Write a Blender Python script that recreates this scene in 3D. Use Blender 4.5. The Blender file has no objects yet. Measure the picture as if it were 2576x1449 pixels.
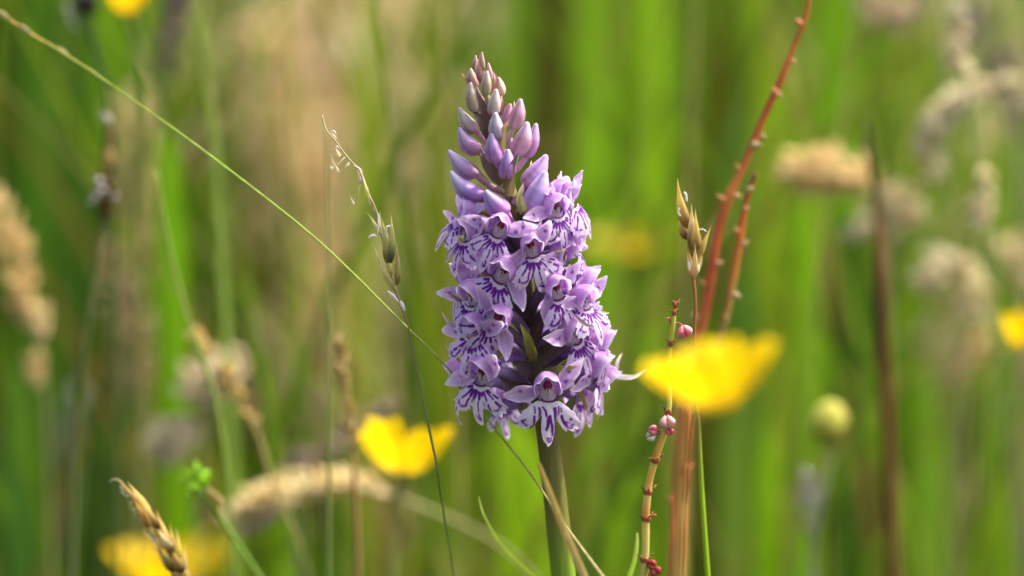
import bpy, math, random
import numpy as np
from mathutils import Vector, Matrix

random.seed(7)
rng = np.random.default_rng(11)
SC = bpy.context.scene
COL = SC.collection

# ------------------------------------------------------------------ camera
W, D, TH, ZC = 0.180, 1.0, math.radians(8.0), 0.20      # field width at focus, distance, pitch, height of frame centre
PXW, PXH = 2576.0, 1449.0
R_ = Vector((1, 0, 0))
F_ = Vector((0, math.cos(TH), -math.sin(TH)))
U_ = Vector((0, math.sin(TH), math.cos(TH)))
CAMP = Vector((0, 0, ZC)) - F_ * D
cam = bpy.data.cameras.new("camera")
cam.sensor_width = 36.0
cam.lens = 36.0 * D / W
cam.clip_start = 0.02
cam.clip_end = 2000.0
cam.dof.use_dof = True
cam.dof.focus_distance = D - 0.007
cam.dof.aperture_fstop = 7.2
camo = bpy.data.objects.new("camera", cam)
camo.location = CAMP
camo.rotation_euler = (math.radians(90) - TH, 0, 0)
COL.objects.link(camo)
SC.camera = camo

# ------------------------------------------------------------------ light
SUN_EL, SUN_AZ = math.radians(61), math.radians(78)      # behind the orchid, a little to the right
world = bpy.data.worlds.new("World")
SC.world = world
world.use_nodes = True
wn = world.node_tree
for n in list(wn.nodes):
    wn.nodes.remove(n)
sky = wn.nodes.new("ShaderNodeTexSky")
sky.sky_type = 'NISHITA'
sky.sun_disc = False
sky.sun_elevation = SUN_EL
sky.sun_rotation = SUN_AZ
sky.air_density = 0.8
sky.dust_density = 7.0
sky.ozone_density = 0.6
bg = wn.nodes.new("ShaderNodeBackground")
bg.inputs["Strength"].default_value = 0.15
wo = wn.nodes.new("ShaderNodeOutputWorld")
wn.links.new(sky.outputs[0], bg.inputs["Color"])
wn.links.new(bg.outputs[0], wo.inputs["Surface"])
sl = bpy.data.lights.new("sun", 'SUN')
sl.energy = 2.2
sl.angle = math.radians(0.6)
sl.color = (1.0, 0.97, 0.91)
so = bpy.data.objects.new("sun", sl)
sd = Vector((math.sin(SUN_AZ) * math.cos(SUN_EL), math.cos(SUN_AZ) * math.cos(SUN_EL), math.sin(SUN_EL)))
so.rotation_euler = sd.to_track_quat('Z', 'Y').to_euler()
so.location = (0.5, 2, 3)
COL.objects.link(so)
SC.view_settings.view_transform = 'Standard'
SC.view_settings.look = 'None'
SC.view_settings.gamma = 1.0
SC.view_settings.use_curve_mapping = False
SC.view_settings.exposure = 1.5
SC.render.engine = 'CYCLES'
SC.cycles.use_denoising = True
SC.cycles.max_bounces = 8
SC.cycles.transmission_bounces = 8
SC.cycles.sample_clamp_indirect = 6.0


# ------------------------------------------------------------------ helpers
def P(px, py, y=0.0):
    """photo position (2576 x 1449) carried out to the vertical plane at depth y"""
    px, py, y = float(px), float(py), float(y)
    u = (px - PXW / 2) / PXW * W / D
    v = (PXH / 2 - py) / PXW * W / D
    d = F_ + u * R_ + v * U_
    t = (y - CAMP.y) / d.y
    return CAMP + t * d


def S(n, y=0.0):
    return n / PXW * W * (D + y) / D


def lerp(a, b, t):
    return a + (b - a) * t


def mixc(a, b, t):
    t = max(0.0, min(1.0, t))
    return tuple(a[i] + (b[i] - a[i]) * t for i in range(3))


def jit(c, k=0.12):
    f = 1 + random.uniform(-k, k)
    return tuple(max(0.0, c[i] * f * (1 + random.uniform(-k, k) * .4)) for i in range(3))


def smooth(pts, sub=5):
    """Catmull-Rom through rows (any dimension)"""
    p = np.array(pts, float)
    if len(p) < 3:
        t = np.linspace(0, 1, sub + 1)[:, None]
        return p[0] * (1 - t) + p[-1] * t
    q = np.vstack([2 * p[0] - p[1], p, 2 * p[-1] - p[-2]])
    out = []
    for i in range(1, len(q) - 2):
        for k in range(sub):
            t = k / sub
            a, b, c, d = q[i - 1], q[i], q[i + 1], q[i + 2]
            out.append(.5 * ((2 * b) + (-a + c) * t + (2 * a - 5 * b + 4 * c - d) * t * t + (-a + 3 * b - 3 * c + d) * t ** 3))
    out.append(p[-1])
    return np.array(out)


class MB:
    def __init__(self):
        self.v, self.f, self.c = [], [], []

    def grid(self, pts, cols, wrap=False):
        """pts[i][j] rows -> quads; wrap closes j"""
        b = len(self.v)
        n, m = len(pts), len(pts[0])
        for i in range(n):
            for j in range(m):
                self.v.append(tuple(pts[i][j]))
                self.c.append(tuple(cols[i][j]))
        for i in range(n - 1):
            for j in range(m if wrap else m - 1):
                j2 = (j + 1) % m
                self.f.append((b + i * m + j, b + i * m + j2, b + (i + 1) * m + j2, b + (i + 1) * m + j))
        return b

    def tube(self, pts, rad, cols, n=8, cap=True, ridge=0.0, nr=5):
        pts = [Vector(p) for p in pts]
        N = len(pts)
        rows, cr = [], []
        prev = None
        for i, p in enumerate(pts):
            t = (pts[min(i + 1, N - 1)] - pts[max(i - 1, 0)])
            t = t.normalized() if t.length > 0 else Vector((0, 0, 1))
            if prev is None:
                a = Vector((0, 1, 0)) if abs(t.y) < .9 else Vector((1, 0, 0))
                s = t.cross(a).normalized()
            else:
                s = prev - t * prev.dot(t)
                s = s.normalized() if s.length > 1e-9 else t.orthogonal().normalized()
            prev = s
            w = t.cross(s)
            r = rad[i] if hasattr(rad, '__len__') else rad
            col = cols[i] if isinstance(cols, list) else cols
            row, c2 = [], []
            for k in range(n):
                a = 2 * math.pi * k / n
                rr = r * (1 + ridge * math.cos(nr * a))
                row.append(p + s * math.cos(a) * rr + w * math.sin(a) * rr)
                c2.append(col if not callable(col) else col(a))
            rows.append(row)
            cr.append(c2)
        b = self.grid(rows, cr, True)
        if cap:
            self.f.append(tuple(b + k for k in range(n))[::-1])
            self.f.append(tuple(b + (N - 1) * n + k for k in range(n)))

    def spindle(self, a, b, w, cols, n=8, m=8, bend=0.0, prof=None, groove=0.0, side=None, seam=0.0):
        """pointed seed or bud from a (base) to b (tip), width w"""
        a, b = Vector(a), Vector(b)
        ax = b - a
        L = ax.length
        t = ax / L
        s = t.cross(Vector((0, 1, 0)))
        s = s.normalized() if s.length > 1e-6 else Vector((1, 0, 0))
        if side:
            s = s * side
        u = t.cross(s)
        rows, cr = [], []
        for i in range(m + 1):
            v = i / m
            if prof:
                r = float(np.interp(v, prof[0], prof[1])) * w * .5
            else:
                r = w * .5 * (math.sin(math.pi * min(1, v ** .75)) ** .8 if 0 < v < 1 else 0.0)
            r = max(r, w * .012)
            c = a + ax * v + s * bend * L * math.sin(math.pi * v)
            row = []
            for k in range(n):
                th = 2 * math.pi * k / n
                rr = r * (1 + groove * math.cos(3 * th + .5))
                row.append(c + s * rr * math.cos(th) + u * rr * math.sin(th))
            rows.append(row)
            cc = cols(v) if callable(cols) else cols
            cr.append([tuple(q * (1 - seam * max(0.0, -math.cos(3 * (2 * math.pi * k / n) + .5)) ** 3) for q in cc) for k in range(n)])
        self.grid(rows, cr, True)

    def ribbon(self, pts, wid, cols, nrm=(0, -1, 0), keel=.18, na=3):
        """leaf blade: folded strip along pts with widths wid"""
        pts = [Vector(p) for p in pts]
        N = len(pts)
        nrm = Vector(nrm)
        rows, cr = [], []
        for i, p in enumerate(pts):
            t = (pts[min(i + 1, N - 1)] - pts[max(i - 1, 0)]).normalized()
            s = t.cross(nrm)
            s = s.normalized() if s.length > 1e-6 else Vector((1, 0, 0))
            nn = s.cross(t)
            w = wid[i] if hasattr(wid, '__len__') else wid
            col = cols[i] if isinstance(cols, list) else cols
            row, c2 = [], []
            for k in range(na):
                e = -1 + 2 * k / (na - 1)
                row.append(p + s * e * w * .5 + nn * keel * w * (abs(e) - .5))
                c2.append(mixc(col, tuple(x * 1.25 for x in col), 1 - abs(e)))
            rows.append(row)
            cr.append(c2)
        self.grid(rows, cr)

    def mesh(self, name):
        me = bpy.data.meshes.new(name)
        me.from_pydata(self.v, [], self.f)
        at = me.attributes.new("Col", 'FLOAT_COLOR', 'POINT')
        c = np.ones((len(self.v), 4), np.float32)
        c[:, :3] = np.array(self.c, np.float32)
        at.data.foreach_set("color", c.ravel())
        me.polygons.foreach_set("use_smooth", np.ones(len(me.polygons), bool))
        me.update()
        return me

    def build(self, name, mat, parent=None):
        me = self.mesh(name)
        return link(name, me, mat, parent)


def link(name, me, mat, parent=None):
    if not me.materials:
        me.materials.append(mat)
    o = bpy.data.objects.new(name, me)
    COL.objects.link(o)
    if parent is not None:
        o.parent = parent
        if parent.type == 'EMPTY' and parent.parent is None:
            o.matrix_parent_inverse = Matrix.Translation(parent.location).inverted()
    return o


def tag(o, label=None, cat=None, group=None, kind=None):
    for k, v in (('label', label), ('category', cat), ('group', group), ('kind', kind)):
        if v:
            o[k] = v
    return o


def thing(name, label, cat, loc, group=None):
    o = bpy.data.objects.new(name, None)
    o.location = loc
    o.empty_display_size = .01
    COL.objects.link(o)
    return tag(o, label, cat, group, "thing")


# ------------------------------------------------------------------ materials (colour of each petal, blade and seed is its own: attribute Col)
def mat(name, transl=0.4, rough=0.5, spec=0.3, noise=0.18, nscale=900.0, stretch=(1, 1, 1), bump=0.0, tgain=1.0, sss=0.0, coat=0.0):
    m = bpy.data.materials.new(name)
    m.use_nodes = True
    nt = m.node_tree
    N, Lk = nt.nodes, nt.links
    for n in list(N):
        N.remove(n)
    at = N.new("ShaderNodeAttribute")
    at.attribute_name = "Col"
    tc = N.new("ShaderNodeTexCoord")
    mp = N.new("ShaderNodeMapping")
    mp.inputs["Scale"].default_value = stretch
    Lk.new(tc.outputs["Object"], mp.inputs["Vector"])
    nz = N.new("ShaderNodeTexNoise")
    nz.inputs["Scale"].default_value = nscale
    nz.inputs["Detail"].default_value = 4.0
    Lk.new(mp.outputs[0], nz.inputs["Vector"])
    mr = N.new("ShaderNodeMapRange")
    mr.inputs["From Min"].default_value = .3
    mr.inputs["From Max"].default_value = .7
    mr.inputs["To Min"].default_value = 1 - noise
    mr.inputs["To Max"].default_value = 1 + noise
    Lk.new(nz.outputs["Fac"], mr.inputs["Value"])
    mx = N.new("ShaderNodeVectorMath")
    mx.operation = 'SCALE'
    Lk.new(at.outputs["Color"], mx.inputs[0])
    Lk.new(mr.outputs[0], mx.inputs["Scale"])
    pb = N.new("ShaderNodeBsdfPrincipled")
    Lk.new(mx.outputs[0], pb.inputs["Base Color"])
    pb.inputs["Roughness"].default_value = rough
    pb.inputs["Specular IOR Level"].default_value = spec
    if sss:
        pb.inputs["Subsurface Weight"].default_value = sss
        pb.inputs["Subsurface Radius"].default_value = (1, .7, .9)
        pb.inputs["Subsurface Scale"].default_value = .0012
    if coat:
        pb.inputs["Coat Weight"].default_value = coat
        pb.inputs["Coat Roughness"].default_value = .2
    if bump:
        bp = N.new("ShaderNodeBump")
        bp.inputs["Strength"].default_value = bump
        bp.inputs["Distance"].default_value = .0002
        Lk.new(nz.outputs["Fac"], bp.inputs["Height"])
        Lk.new(bp.outputs[0], pb.inputs["Normal"])
    out = N.new("ShaderNodeOutputMaterial")
    if transl > 0:
        tr = N.new("ShaderNodeBsdfTranslucent")
        if tgain != 1.0:
            g = N.new("ShaderNodeGamma")
            g.inputs["Gamma"].default_value = tgain
            Lk.new(mx.outputs[0], g.inputs["Color"])
            Lk.new(g.outputs[0], tr.inputs["Color"])
        else:
            Lk.new(mx.outputs[0], tr.inputs["Color"])
        ms = N.new("ShaderNodeMixShader")
        ms.inputs[0].default_value = transl
        Lk.new(pb.outputs[0], ms.inputs[1])
        Lk.new(tr.outputs[0], ms.inputs[2])
        Lk.new(ms.outputs[0], out.inputs["Surface"])
    else:
        Lk.new(pb.outputs[0], out.inputs["Surface"])
    return m


M_PETAL = mat("orchid_petal", .5, .55, .15, .07, 1400, bump=.15, tgain=1.15)
M_BUD = mat("orchid_bud", .22, .45, .3, .10, 1200, sss=.35, bump=.12)
M_STEM = mat("orchid_stem", .0, .55, .12, .16, 1500, (1, 1, .08), bump=.2, sss=.2)
M_BRACT = mat("bract_leaf", .3, .45, .3, .14, 1500, (1, 1, .15), bump=.15)
M_BLADE = mat("grass_blade", .48, .6, .05, .16, 500, (1, 1, .05), tgain=.9)
M_STALK = mat("plant_stalk", .25, .55, .12, .2, 700, (1, 1, .12), bump=.2)
M_DRY = mat("dry_seed_husk", .58, .7, .1, .22, 1600, (1, 1, .3), bump=.2, tgain=.8)
M_YELLOW = mat("buttercup_petal", .45, .4, .2, .05, 500)
M_FRUIT = mat("sorrel_fruit", .35, .4, .35, .18, 1500, bump=.1, sss=.2)
M_GRASS = mat("meadow_grass", .5, .7, .03, .16, 300, (1, 1, .06), tgain=.9)

# ------------------------------------------------------------------ ground
mb = MB()
n = 60
ext = np.concatenate([-np.geomspace(400, .15, n), np.geomspace(.15, 400, n)])
rows, cr = [], []
for yy in ext:
    row, c2 = [], []
    for xx in ext:
        r = math.hypot(xx, yy)
        z = .006 * math.sin(xx * 7.1 + 1) * math.sin(yy * 5.3) * min(1, 3 / (r + 1e-6)) - .004
        row.append((xx, yy, z))
        t = .5 + .5 * math.sin(xx * 3.7 + yy * 2.9) * math.sin(xx * 1.3 - yy * 4.1)
        near = mixc((.045, .05, .018), (.085, .075, .035), t)
        c2.append(mixc(near, (.06, .10, .02), min(1, r / 6)))
    rows.append(row)
    cr.append(c2)
mb.grid(rows, cr)
M_GROUND = mat("meadow_soil", 0, .9, .1, .35, 40, bump=.3)
g = mb.build("ground", M_GROUND)
tag(g, kind="structure")


def path(pts, sub=4, ground=True, lean=(0, 0)):
    """rows (px, py, depth, radius px) -> world points and radii, carried on down into the soil"""
    w = []
    for px, py, y, r in pts:
        q = P(px, py, y)
        w.append((q.x, q.y, q.z, S(r, y)))
    s = [tuple(float(k) for k in a) for a in smooth(w, sub)]
    if ground:
        p, t = Vector(s[-1][:3]), (Vector(s[-1][:3]) - Vector(s[-2][:3])).normalized()
        e = Vector((p.x + lean[0] + t.x * .05, p.y + lean[1] + max(-.03, min(.03, t.y * .05)), -.008))
        m = p + t * (p - e).length * .4
        m.z = max(m.z, .02)
        for k in range(1, 7):
            v = k / 6
            q = p * (1 - v) ** 2 + m * 2 * v * (1 - v) + e * v * v
            s.append((q.x, q.y, q.z, s[-1][3]))
    return [Vector(a[:3]) for a in s], [max(a[3], 2e-5) for a in s]


def grad(stops, n):
    xs = [s[0] for s in stops]
    return [tuple(float(np.interp(i / (n - 1), xs, [s[1][k] for s in stops])) for k in range(3)) for i in range(n)]


# ================================================================== the orchid
AXIS = smooth([(1208, 140, 3.5), (1214, 190, 6), (1228, 260, 9), (1248, 340, 11), (1270, 420, 14), (1290, 520, 17), (1306, 600, 18.5),
               (1322, 720, 20), (1336, 830, 21.5), (1351, 950, 23.5), (1375, 1090, 27), (1395, 1250, 29), (1416, 1449, 31), (1428, 1560, 32)], 6)


def axis_at(py):
    return float(np.interp(py, AXIS[:, 1], AXIS[:, 0]))


base = Vector((P(1440, 1700).x + .006, .002, 0))
orchid = thing("spotted_orchid", "lilac spotted orchid in full flower on an upright stem, the sharp plant mid-frame", "orchid", base)
pts, rad = path([(a[0], a[1], 0, a[2]) for a in AXIS[::3]], 3, True, (.004, .0))
nP = len(pts)


def stem_col(z):
    def f(a):
        return z
    return f


cols = []
for i, p in enumerate(pts):
    pyapp = 724.5 - (p.z - ZC) / W * PXW
    if pyapp < 400:
        c = (.28, .26, .08)
    elif pyapp < 1000:
        c = mixc((.24, .22, .07), (.10, .085, .035), (pyapp - 400) / 350)
    elif pyapp < 1300:
        c = mixc((.10, .08, .03), (.13, .13, .025), (pyapp - 1000) / 300)  # shade cast by the flower spike, painted into the stem colour
    else:
        c = mixc((.13, .13, .025), (.15, .24, .02), (pyapp - 1300) / 150)
    cols.append(c)
st = MB()
st.tube(pts, rad, cols, n=20, ridge=.05, nr=7)
st.build("stem", M_STEM, orchid)

# ---- lip with its printed loops and dashes
MM = .001
LIP_PHI = [0, 6, 10, 18, 22, 27, 32, 45, 60, 68, 78, 92]
LIP_R = [1.0, .92, .78, .46, .26, .38, .68, .93, .92, .62, .28, .10]
STROKES_A = [
    ([(-100, 45), (-105, 90)], 16), ([(-55, 50), (-65, 125)], 19), ([(-25, 40), (-10, 115)], 14), ([(35, 50), (65, 130)], 22),
    ([(65, 40), (80, 100)], 14), ([(90, 50), (100, 80)], 13), ([(-110, 125), (-130, 210), (-195, 270)], 23), ([(-262, 180), (-205, 160)], 16),
    ([(-255, 185), (-205, 218)], 19), ([(15, 115), (-10, 235)], 25), ([(20, 120), (40, 220), (55, 292)], 22), ([(115, 115), (150, 180), (195, 228)], 24),
    ([(150, 172), (200, 182)], 14), ([(0, 335), (20, 365), (40, 340), (25, 320), (-5, 322)], 15), ([(220, 215), (248, 205), (248, 240), (220, 248)], 18),
    ([(220, 150), (224, 154)], 24)]


def dash_pattern(seed):
    r = random.Random(seed)
    out = []
    for k in range(9):
        ph = math.radians(-70 + 140 * k / 8 + r.uniform(-4, 4))
        lim = float(np.interp(abs(math.degrees(ph)), LIP_PHI, LIP_R)) * 400
        t = r.uniform(40, 60)
        while t < lim - 55:
            l = r.uniform(45, 130)
            l = min(l, lim - 40 - t)
            if l > 12:
                w = r.uniform(13, 24)
                b = r.uniform(-.05, .05)
                pl = [(math.sin(ph + b * q) * (t + l * q), math.cos(ph + b * q) * (t + l * q)) for q in (0, .5, 1)]
                out.append((pl, w))
            t += l + r.uniform(22, 45)
    for sgn in (-1, 1):
        pl = []
        for k in range(7):
            d = 30 + k * 5.5
            ph = math.radians(sgn * d)
            q = float(np.interp(d, LIP_PHI, LIP_R)) * 400 * .83
            pl.append((math.sin(ph) * q, math.cos(ph) * q))
        a = r.randint(0, 2)
        out.append((pl[a:a + 4], r.uniform(14, 20)))
    out.append(([(-18, 300), (0, 335), (20, 310)], 15))
    return out


def seg_dist(px, py, a, b):
    ax, ay = a
    bx, by = b
    dx, dy = bx - ax, by - ay
    L = dx * dx + dy * dy + 1e-9
    t = np.clip(((px - ax) * dx + (py - ay) * dy) / L, 0, 1)
    return np.hypot(px - ax - t * dx, py - ay - t * dy)


def make_lip(seed, strokes, side=1.0, curl=0.0, white=.5):
    r = random.Random(seed)
    nu, nv = 96, 46
    ph = np.radians(np.linspace(-92, 92, nu))
    d = np.abs(np.degrees(ph))
    R = np.interp(d, LIP_PHI, LIP_R)
    Rs = R.copy()
    for i in range(1, nu - 1):
        Rs[i] = .15 * R[i - 1] + .7 * R[i] + .15 * R[i + 1]
    fr = np.where(d > 27, .05 * np.sin(d * .75 + seed) + .02 * np.sin(d * 1.9 + seed * 2), 0) * np.where(d < 72, 1, 0)
    R = Rs + fr
    R *= np.where(ph < 0, 1 + r.uniform(-.06, .06), 1 + r.uniform(-.06, .06))
    v = np.linspace(0, 1, nv)
    bx = np.sin(ph) * 1.0                        # throat edge, mm
    X = bx[None, :] + np.sin(ph)[None, :] * (R[None, :] * v[:, None]) * 5.0
    L = np.cos(ph)[None, :] * (R[None, :] * v[:, None]) * 7.9 + .25 * np.cos(ph)[None, :]
    L = np.where(d[None, :] > 60, L, L)
    rr = R[None, :] * v[:, None]
    # flat pattern coordinates (units of the strokes)
    qx = np.sin(ph)[None, :] * (rr * 400 + 6)
    qy = np.cos(ph)[None, :] * (rr * 400 + 6)
    mask = np.zeros_like(qx)
    for pl, w in strokes:
        wj = w * .58
        dd = np.full_like(qx, 1e9)
        for a, b in zip(pl[:-1], pl[1:]):
            dd = np.minimum(dd, seg_dist(qx + 4 * np.sin(qy * .05 + seed), qy, a, b))
        mask = np.maximum(mask, np.clip((wj - dd) / 5 + .5, 0, 1))
    # relief: hanging forward, lobes folded back, frilled edge
    Y = .5 + .62 * L - .052 * L * L - (.055 + curl) * X * X * (.4 + .6 * v[:, None])
    Y += .22 * rr * np.sin(ph * 5.5 + seed)[None, :] + .3 * np.clip(rr - .55, 0, 1) * np.sin(ph * 13 + seed * 1.7)[None, :]
    Z = -1.55 - .86 * L
    edge = np.clip((v[:, None] - .55) / .45, 0, 1) * np.ones_like(qx)
    thr = np.clip(1 - rr / .22, 0, 1)
    c0 = np.array(mixc((.74, .52, .80), (.84, .77, .88), white))
    c1 = np.array(mixc((.65, .38, .76), (.76, .58, .84), white))
    c2 = np.array((.80, .70, .76))
    tip = np.clip((v[:, None] - .86) / .14, 0, 1) * np.ones_like(qx)
    colr = c0[None, None] * (1 - edge[..., None]) + c1[None, None] * edge[..., None]
    colr = colr * (1 - .75 * tip[..., None]) + np.array((.88, .84, .92)) * .75 * tip[..., None]
    colr = colr * (1 - thr[..., None]) + c2 * thr[..., None]
    ink = np.array((.17, .018, .30))
    colr = colr * (1 - mask[..., None]) + ink * mask[..., None]
    mb = MB()
    ptsg = np.stack([X, Y, Z], -1) * MM
    mb.grid(ptsg.tolist(), colr.tolist())
    # a narrow maroon rim at the mouth of the spur
    ring = [(math.sin(a) * 1.0 * MM, .55 * MM, (-1.15 - .38 * math.cos(a)) * MM) for a in np.linspace(-1.9, 1.9, 12)]
    mb.tube(ring, .12 * MM, (.24, .03, .12), n=5)
    return mb.mesh("lip")


LIPS = [make_lip(1, STROKES_A, white=.9), make_lip(2, dash_pattern(3), white=.6), make_lip(3, dash_pattern(8), white=.45, curl=.015),
        make_lip(4, dash_pattern(14), white=.5), make_lip(5, dash_pattern(23), white=.35, curl=.03), make_lip(6, dash_pattern(31), white=.7, curl=-.02)]


def make_hood(seed):
    r = random.Random(seed)
    nu, nv = 28, 18
    rows, cr = [], []
    k1, k2 = r.uniform(-.25, .25), r.uniform(.0, .5)
    for j in range(nv):
        v = j / (nv - 1)
        row, c2 = [], []
        for i in range(nu):
            a = math.radians(-128 + 256 * i / (nu - 1))
            q = abs(a) / math.radians(128)
            w = float(np.interp(v, [0, .2, .45, .75, 1], [.75, 1.75, 2.3, 2.4, 2.15 - .5 * (1 - q)]))
            ext_ = 5.6 - 1.9 * q ** 1.5
            y = -3.1 + v * ext_
            ruff = .12 * math.sin(a * 6 + seed) * v * v
            x = (w + ruff) * math.sin(a) * (1 - .1 * q)
            z = .55 + (1.22 if math.cos(a) > 0 else .95) * (w + ruff) * math.cos(a)
            if v > .8:                                        # reflexed tips of the three hood segments
                f = (v - .8) / .2
                z += f * f * (.75 * math.exp(-(a / .35) ** 2) + .3 * math.exp(-((abs(a) - 1.1) / .3) ** 2) + k2 * .3)
                x += f * f * (.45 * math.sin(a))
            row.append(((x + k1 * v * v * .6) * MM, y * MM, z * MM))
            lil = mixc((.52, .25, .62), (.70, .44, .78), .5 + .5 * math.sin(a * 5 + seed))
            c = mixc(lil, (.82, .76, .90), max(0, (v - .78) / .22) * .75)
            if q > .86:
                c = mixc(c, (.24, .10, .50), (q - .86) / .14 * .8)
            c2.append(c)
        rows.append(row)
        cr.append(c2)
    mb = MB()
    mb.grid(rows, cr)
    return mb.mesh("hood")


HOODS = [make_hood(s) for s in (1, 5, 9, 13)]


def make_sepal(seed, mirror, spots, curl):
    r = random.Random(seed)
    nu, nv = 15, 26
    Ls, Wd = 6.7 + r.uniform(-.5, .7), 2.95 + r.uniform(-.2, .3)
    sp = [(r.uniform(.25, .6), r.uniform(-.35, .35), r.uniform(.28, .45)) for _ in range(spots)]
    rows, cr = [], []
    tw = r.uniform(-.3, .3)
    for j in range(nv):
        v = j / (nv - 1)
        w = Wd * float(np.interp(v, [0, .12, .35, .6, .82, .94, 1], [.42, .72, 1, .9, .5, .26, .12]))
        ang = curl * v * v + .25 * math.sin(v * 3.1)
        row, c2 = [], []
        for i in range(nu):
            e = -1 + 2 * i / (nu - 1)
            x = Ls * v
            zz = e * w * .5
            y = -.35 * (1 - e * e) * w * .35 + curl * 2.6 * v ** 2.2 + .17 * math.sin(v * 13 + e * 3 + seed) * abs(e) + .3 * math.sin(v * 5 + seed) * v
            ca, sa = math.cos(tw * v * 2), math.sin(tw * v * 2)
            zz, y = zz * ca - y * sa * .3, y * ca + zz * sa
            x -= abs(curl) * .9 * v ** 3
            c = mixc((.77, .55, .84), (.64, .38, .73), (1 - e * e) * (1 - v) * 1.1)
            c = mixc(c, (.84, .80, .90), max(0, (abs(e) - .7) / .3) * .5 + max(0, (v - .72) / .28) * .75)
            c = mixc(c, tuple(q * .88 for q in c), .5 + .5 * math.sin(e * 9))
            for (a, b, s) in sp:
                dd = math.hypot((v - a) * Ls, (e - b) * w * .5) / s
                if dd < 1.3:
                    c = mixc(c, (.26, .07, .46), min(1, (1.3 - dd) * 1.8))
            row.append(((-x if mirror else x) * MM, y * MM, zz * MM))
            c2.append(c)
        rows.append(row)
        cr.append(c2)
    mb = MB()
    mb.grid(rows, cr)
    return mb.mesh("lateral_sepal")


SEPR = [make_sepal(s, False, k, c) for s, k, c in ((1, 1, .3), (2, 2, -.35), (3, 0, .7), (4, 1, -.75))]
SEPL = [make_sepal(s, True, k, c) for s, k, c in ((11, 1, .3), (12, 2, -.35), (13, 0, .7), (14, 1, -.75))]


def make_throat():
    mb = MB()
    rows, cr = [], []
    for j in range(12):
        v = j / 11
        row, c2 = [], []
        for i in range(18):
            a = 2 * math.pi * i / 18
            w = 1.62 * math.sin(math.pi * (.5 + .5 * v)) ** .6 if v < 1 else .0
            w = 1.62 * math.sqrt(max(0, 1 - (v * .98) ** 2))
            x = w * math.cos(a)
            z = -.35 + 1.35 * w * math.sin(a)
            y = -1.6 + 1.75 * v
            row.append((x * MM, y * MM, z * MM))
            c = mixc((.66, .52, .72), (.80, .68, .74), v)
            c2.append(c)
        rows.append(row)
        cr.append(c2)
    mb.grid(rows, cr, True)
    return mb.mesh("flower")


def make_anther():
    mb = MB()
    rows, cr = [], []
    for j in range(9):
        v = j / 8
        row, c2 = [], []
        for i in range(16):
            a = 2 * math.pi * i / 16
            w = math.sqrt(max(0, 1 - (v * .99) ** 2))
            zz = math.sin(a)
            taper = 1.0 if zz > 0 else 1.0 + .55 * zz
            row.append((.78 * w * math.cos(a) * taper * MM, (-.4 + .95 * v) * MM, (.75 + 1.05 * w * zz) * MM))
            c2.append(mixc((.10, .006, .02), (.17, .012, .03), v))
        rows.append(row)
        cr.append(c2)
    mb.grid(rows, cr, True)
    for s in (-1, 1):
        mb.tube([(s * .22 * MM, .42 * MM, .85 * MM), (s * .2 * MM, .52 * MM, .35 * MM), (s * .16 * MM, .5 * MM, -.3 * MM), (s * .2 * MM, .42 * MM, -.55 * MM)],
                [.05 * MM, .10 * MM, .08 * MM, .12 * MM], (.78, .66, .58), n=6)
    return mb.mesh("column")


THROAT, ANTHER = make_throat(), make_anther()


def spur_mesh(droop, ln):
    mb = MB()
    pts = [(0, -.3 * MM, -1.1 * MM), (0, -2.5 * MM, -1.5 * MM), (0, -5 * MM * ln, -(2 + droop) * MM), (0, -7.5 * MM * ln, -(2.6 + 2.2 * droop) * MM)]
    s = smooth(pts, 5)
    n = len(s)
    mb.tube([tuple(q) for q in s], [lerp(1.25, .62, i / (n - 1)) * MM if i < n - 1 else .3 * MM for i in range(n)],
            grad([(0, (.62, .50, .72)), (.5, (.42, .27, .60)), (1, (.36, .22, .55))], n), n=10)
    return mb.mesh("spur")


SPURS = [spur_mesh(.2, 1.0), spur_mesh(1.0, 1.0), spur_mesh(-.3, .9)]


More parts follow.
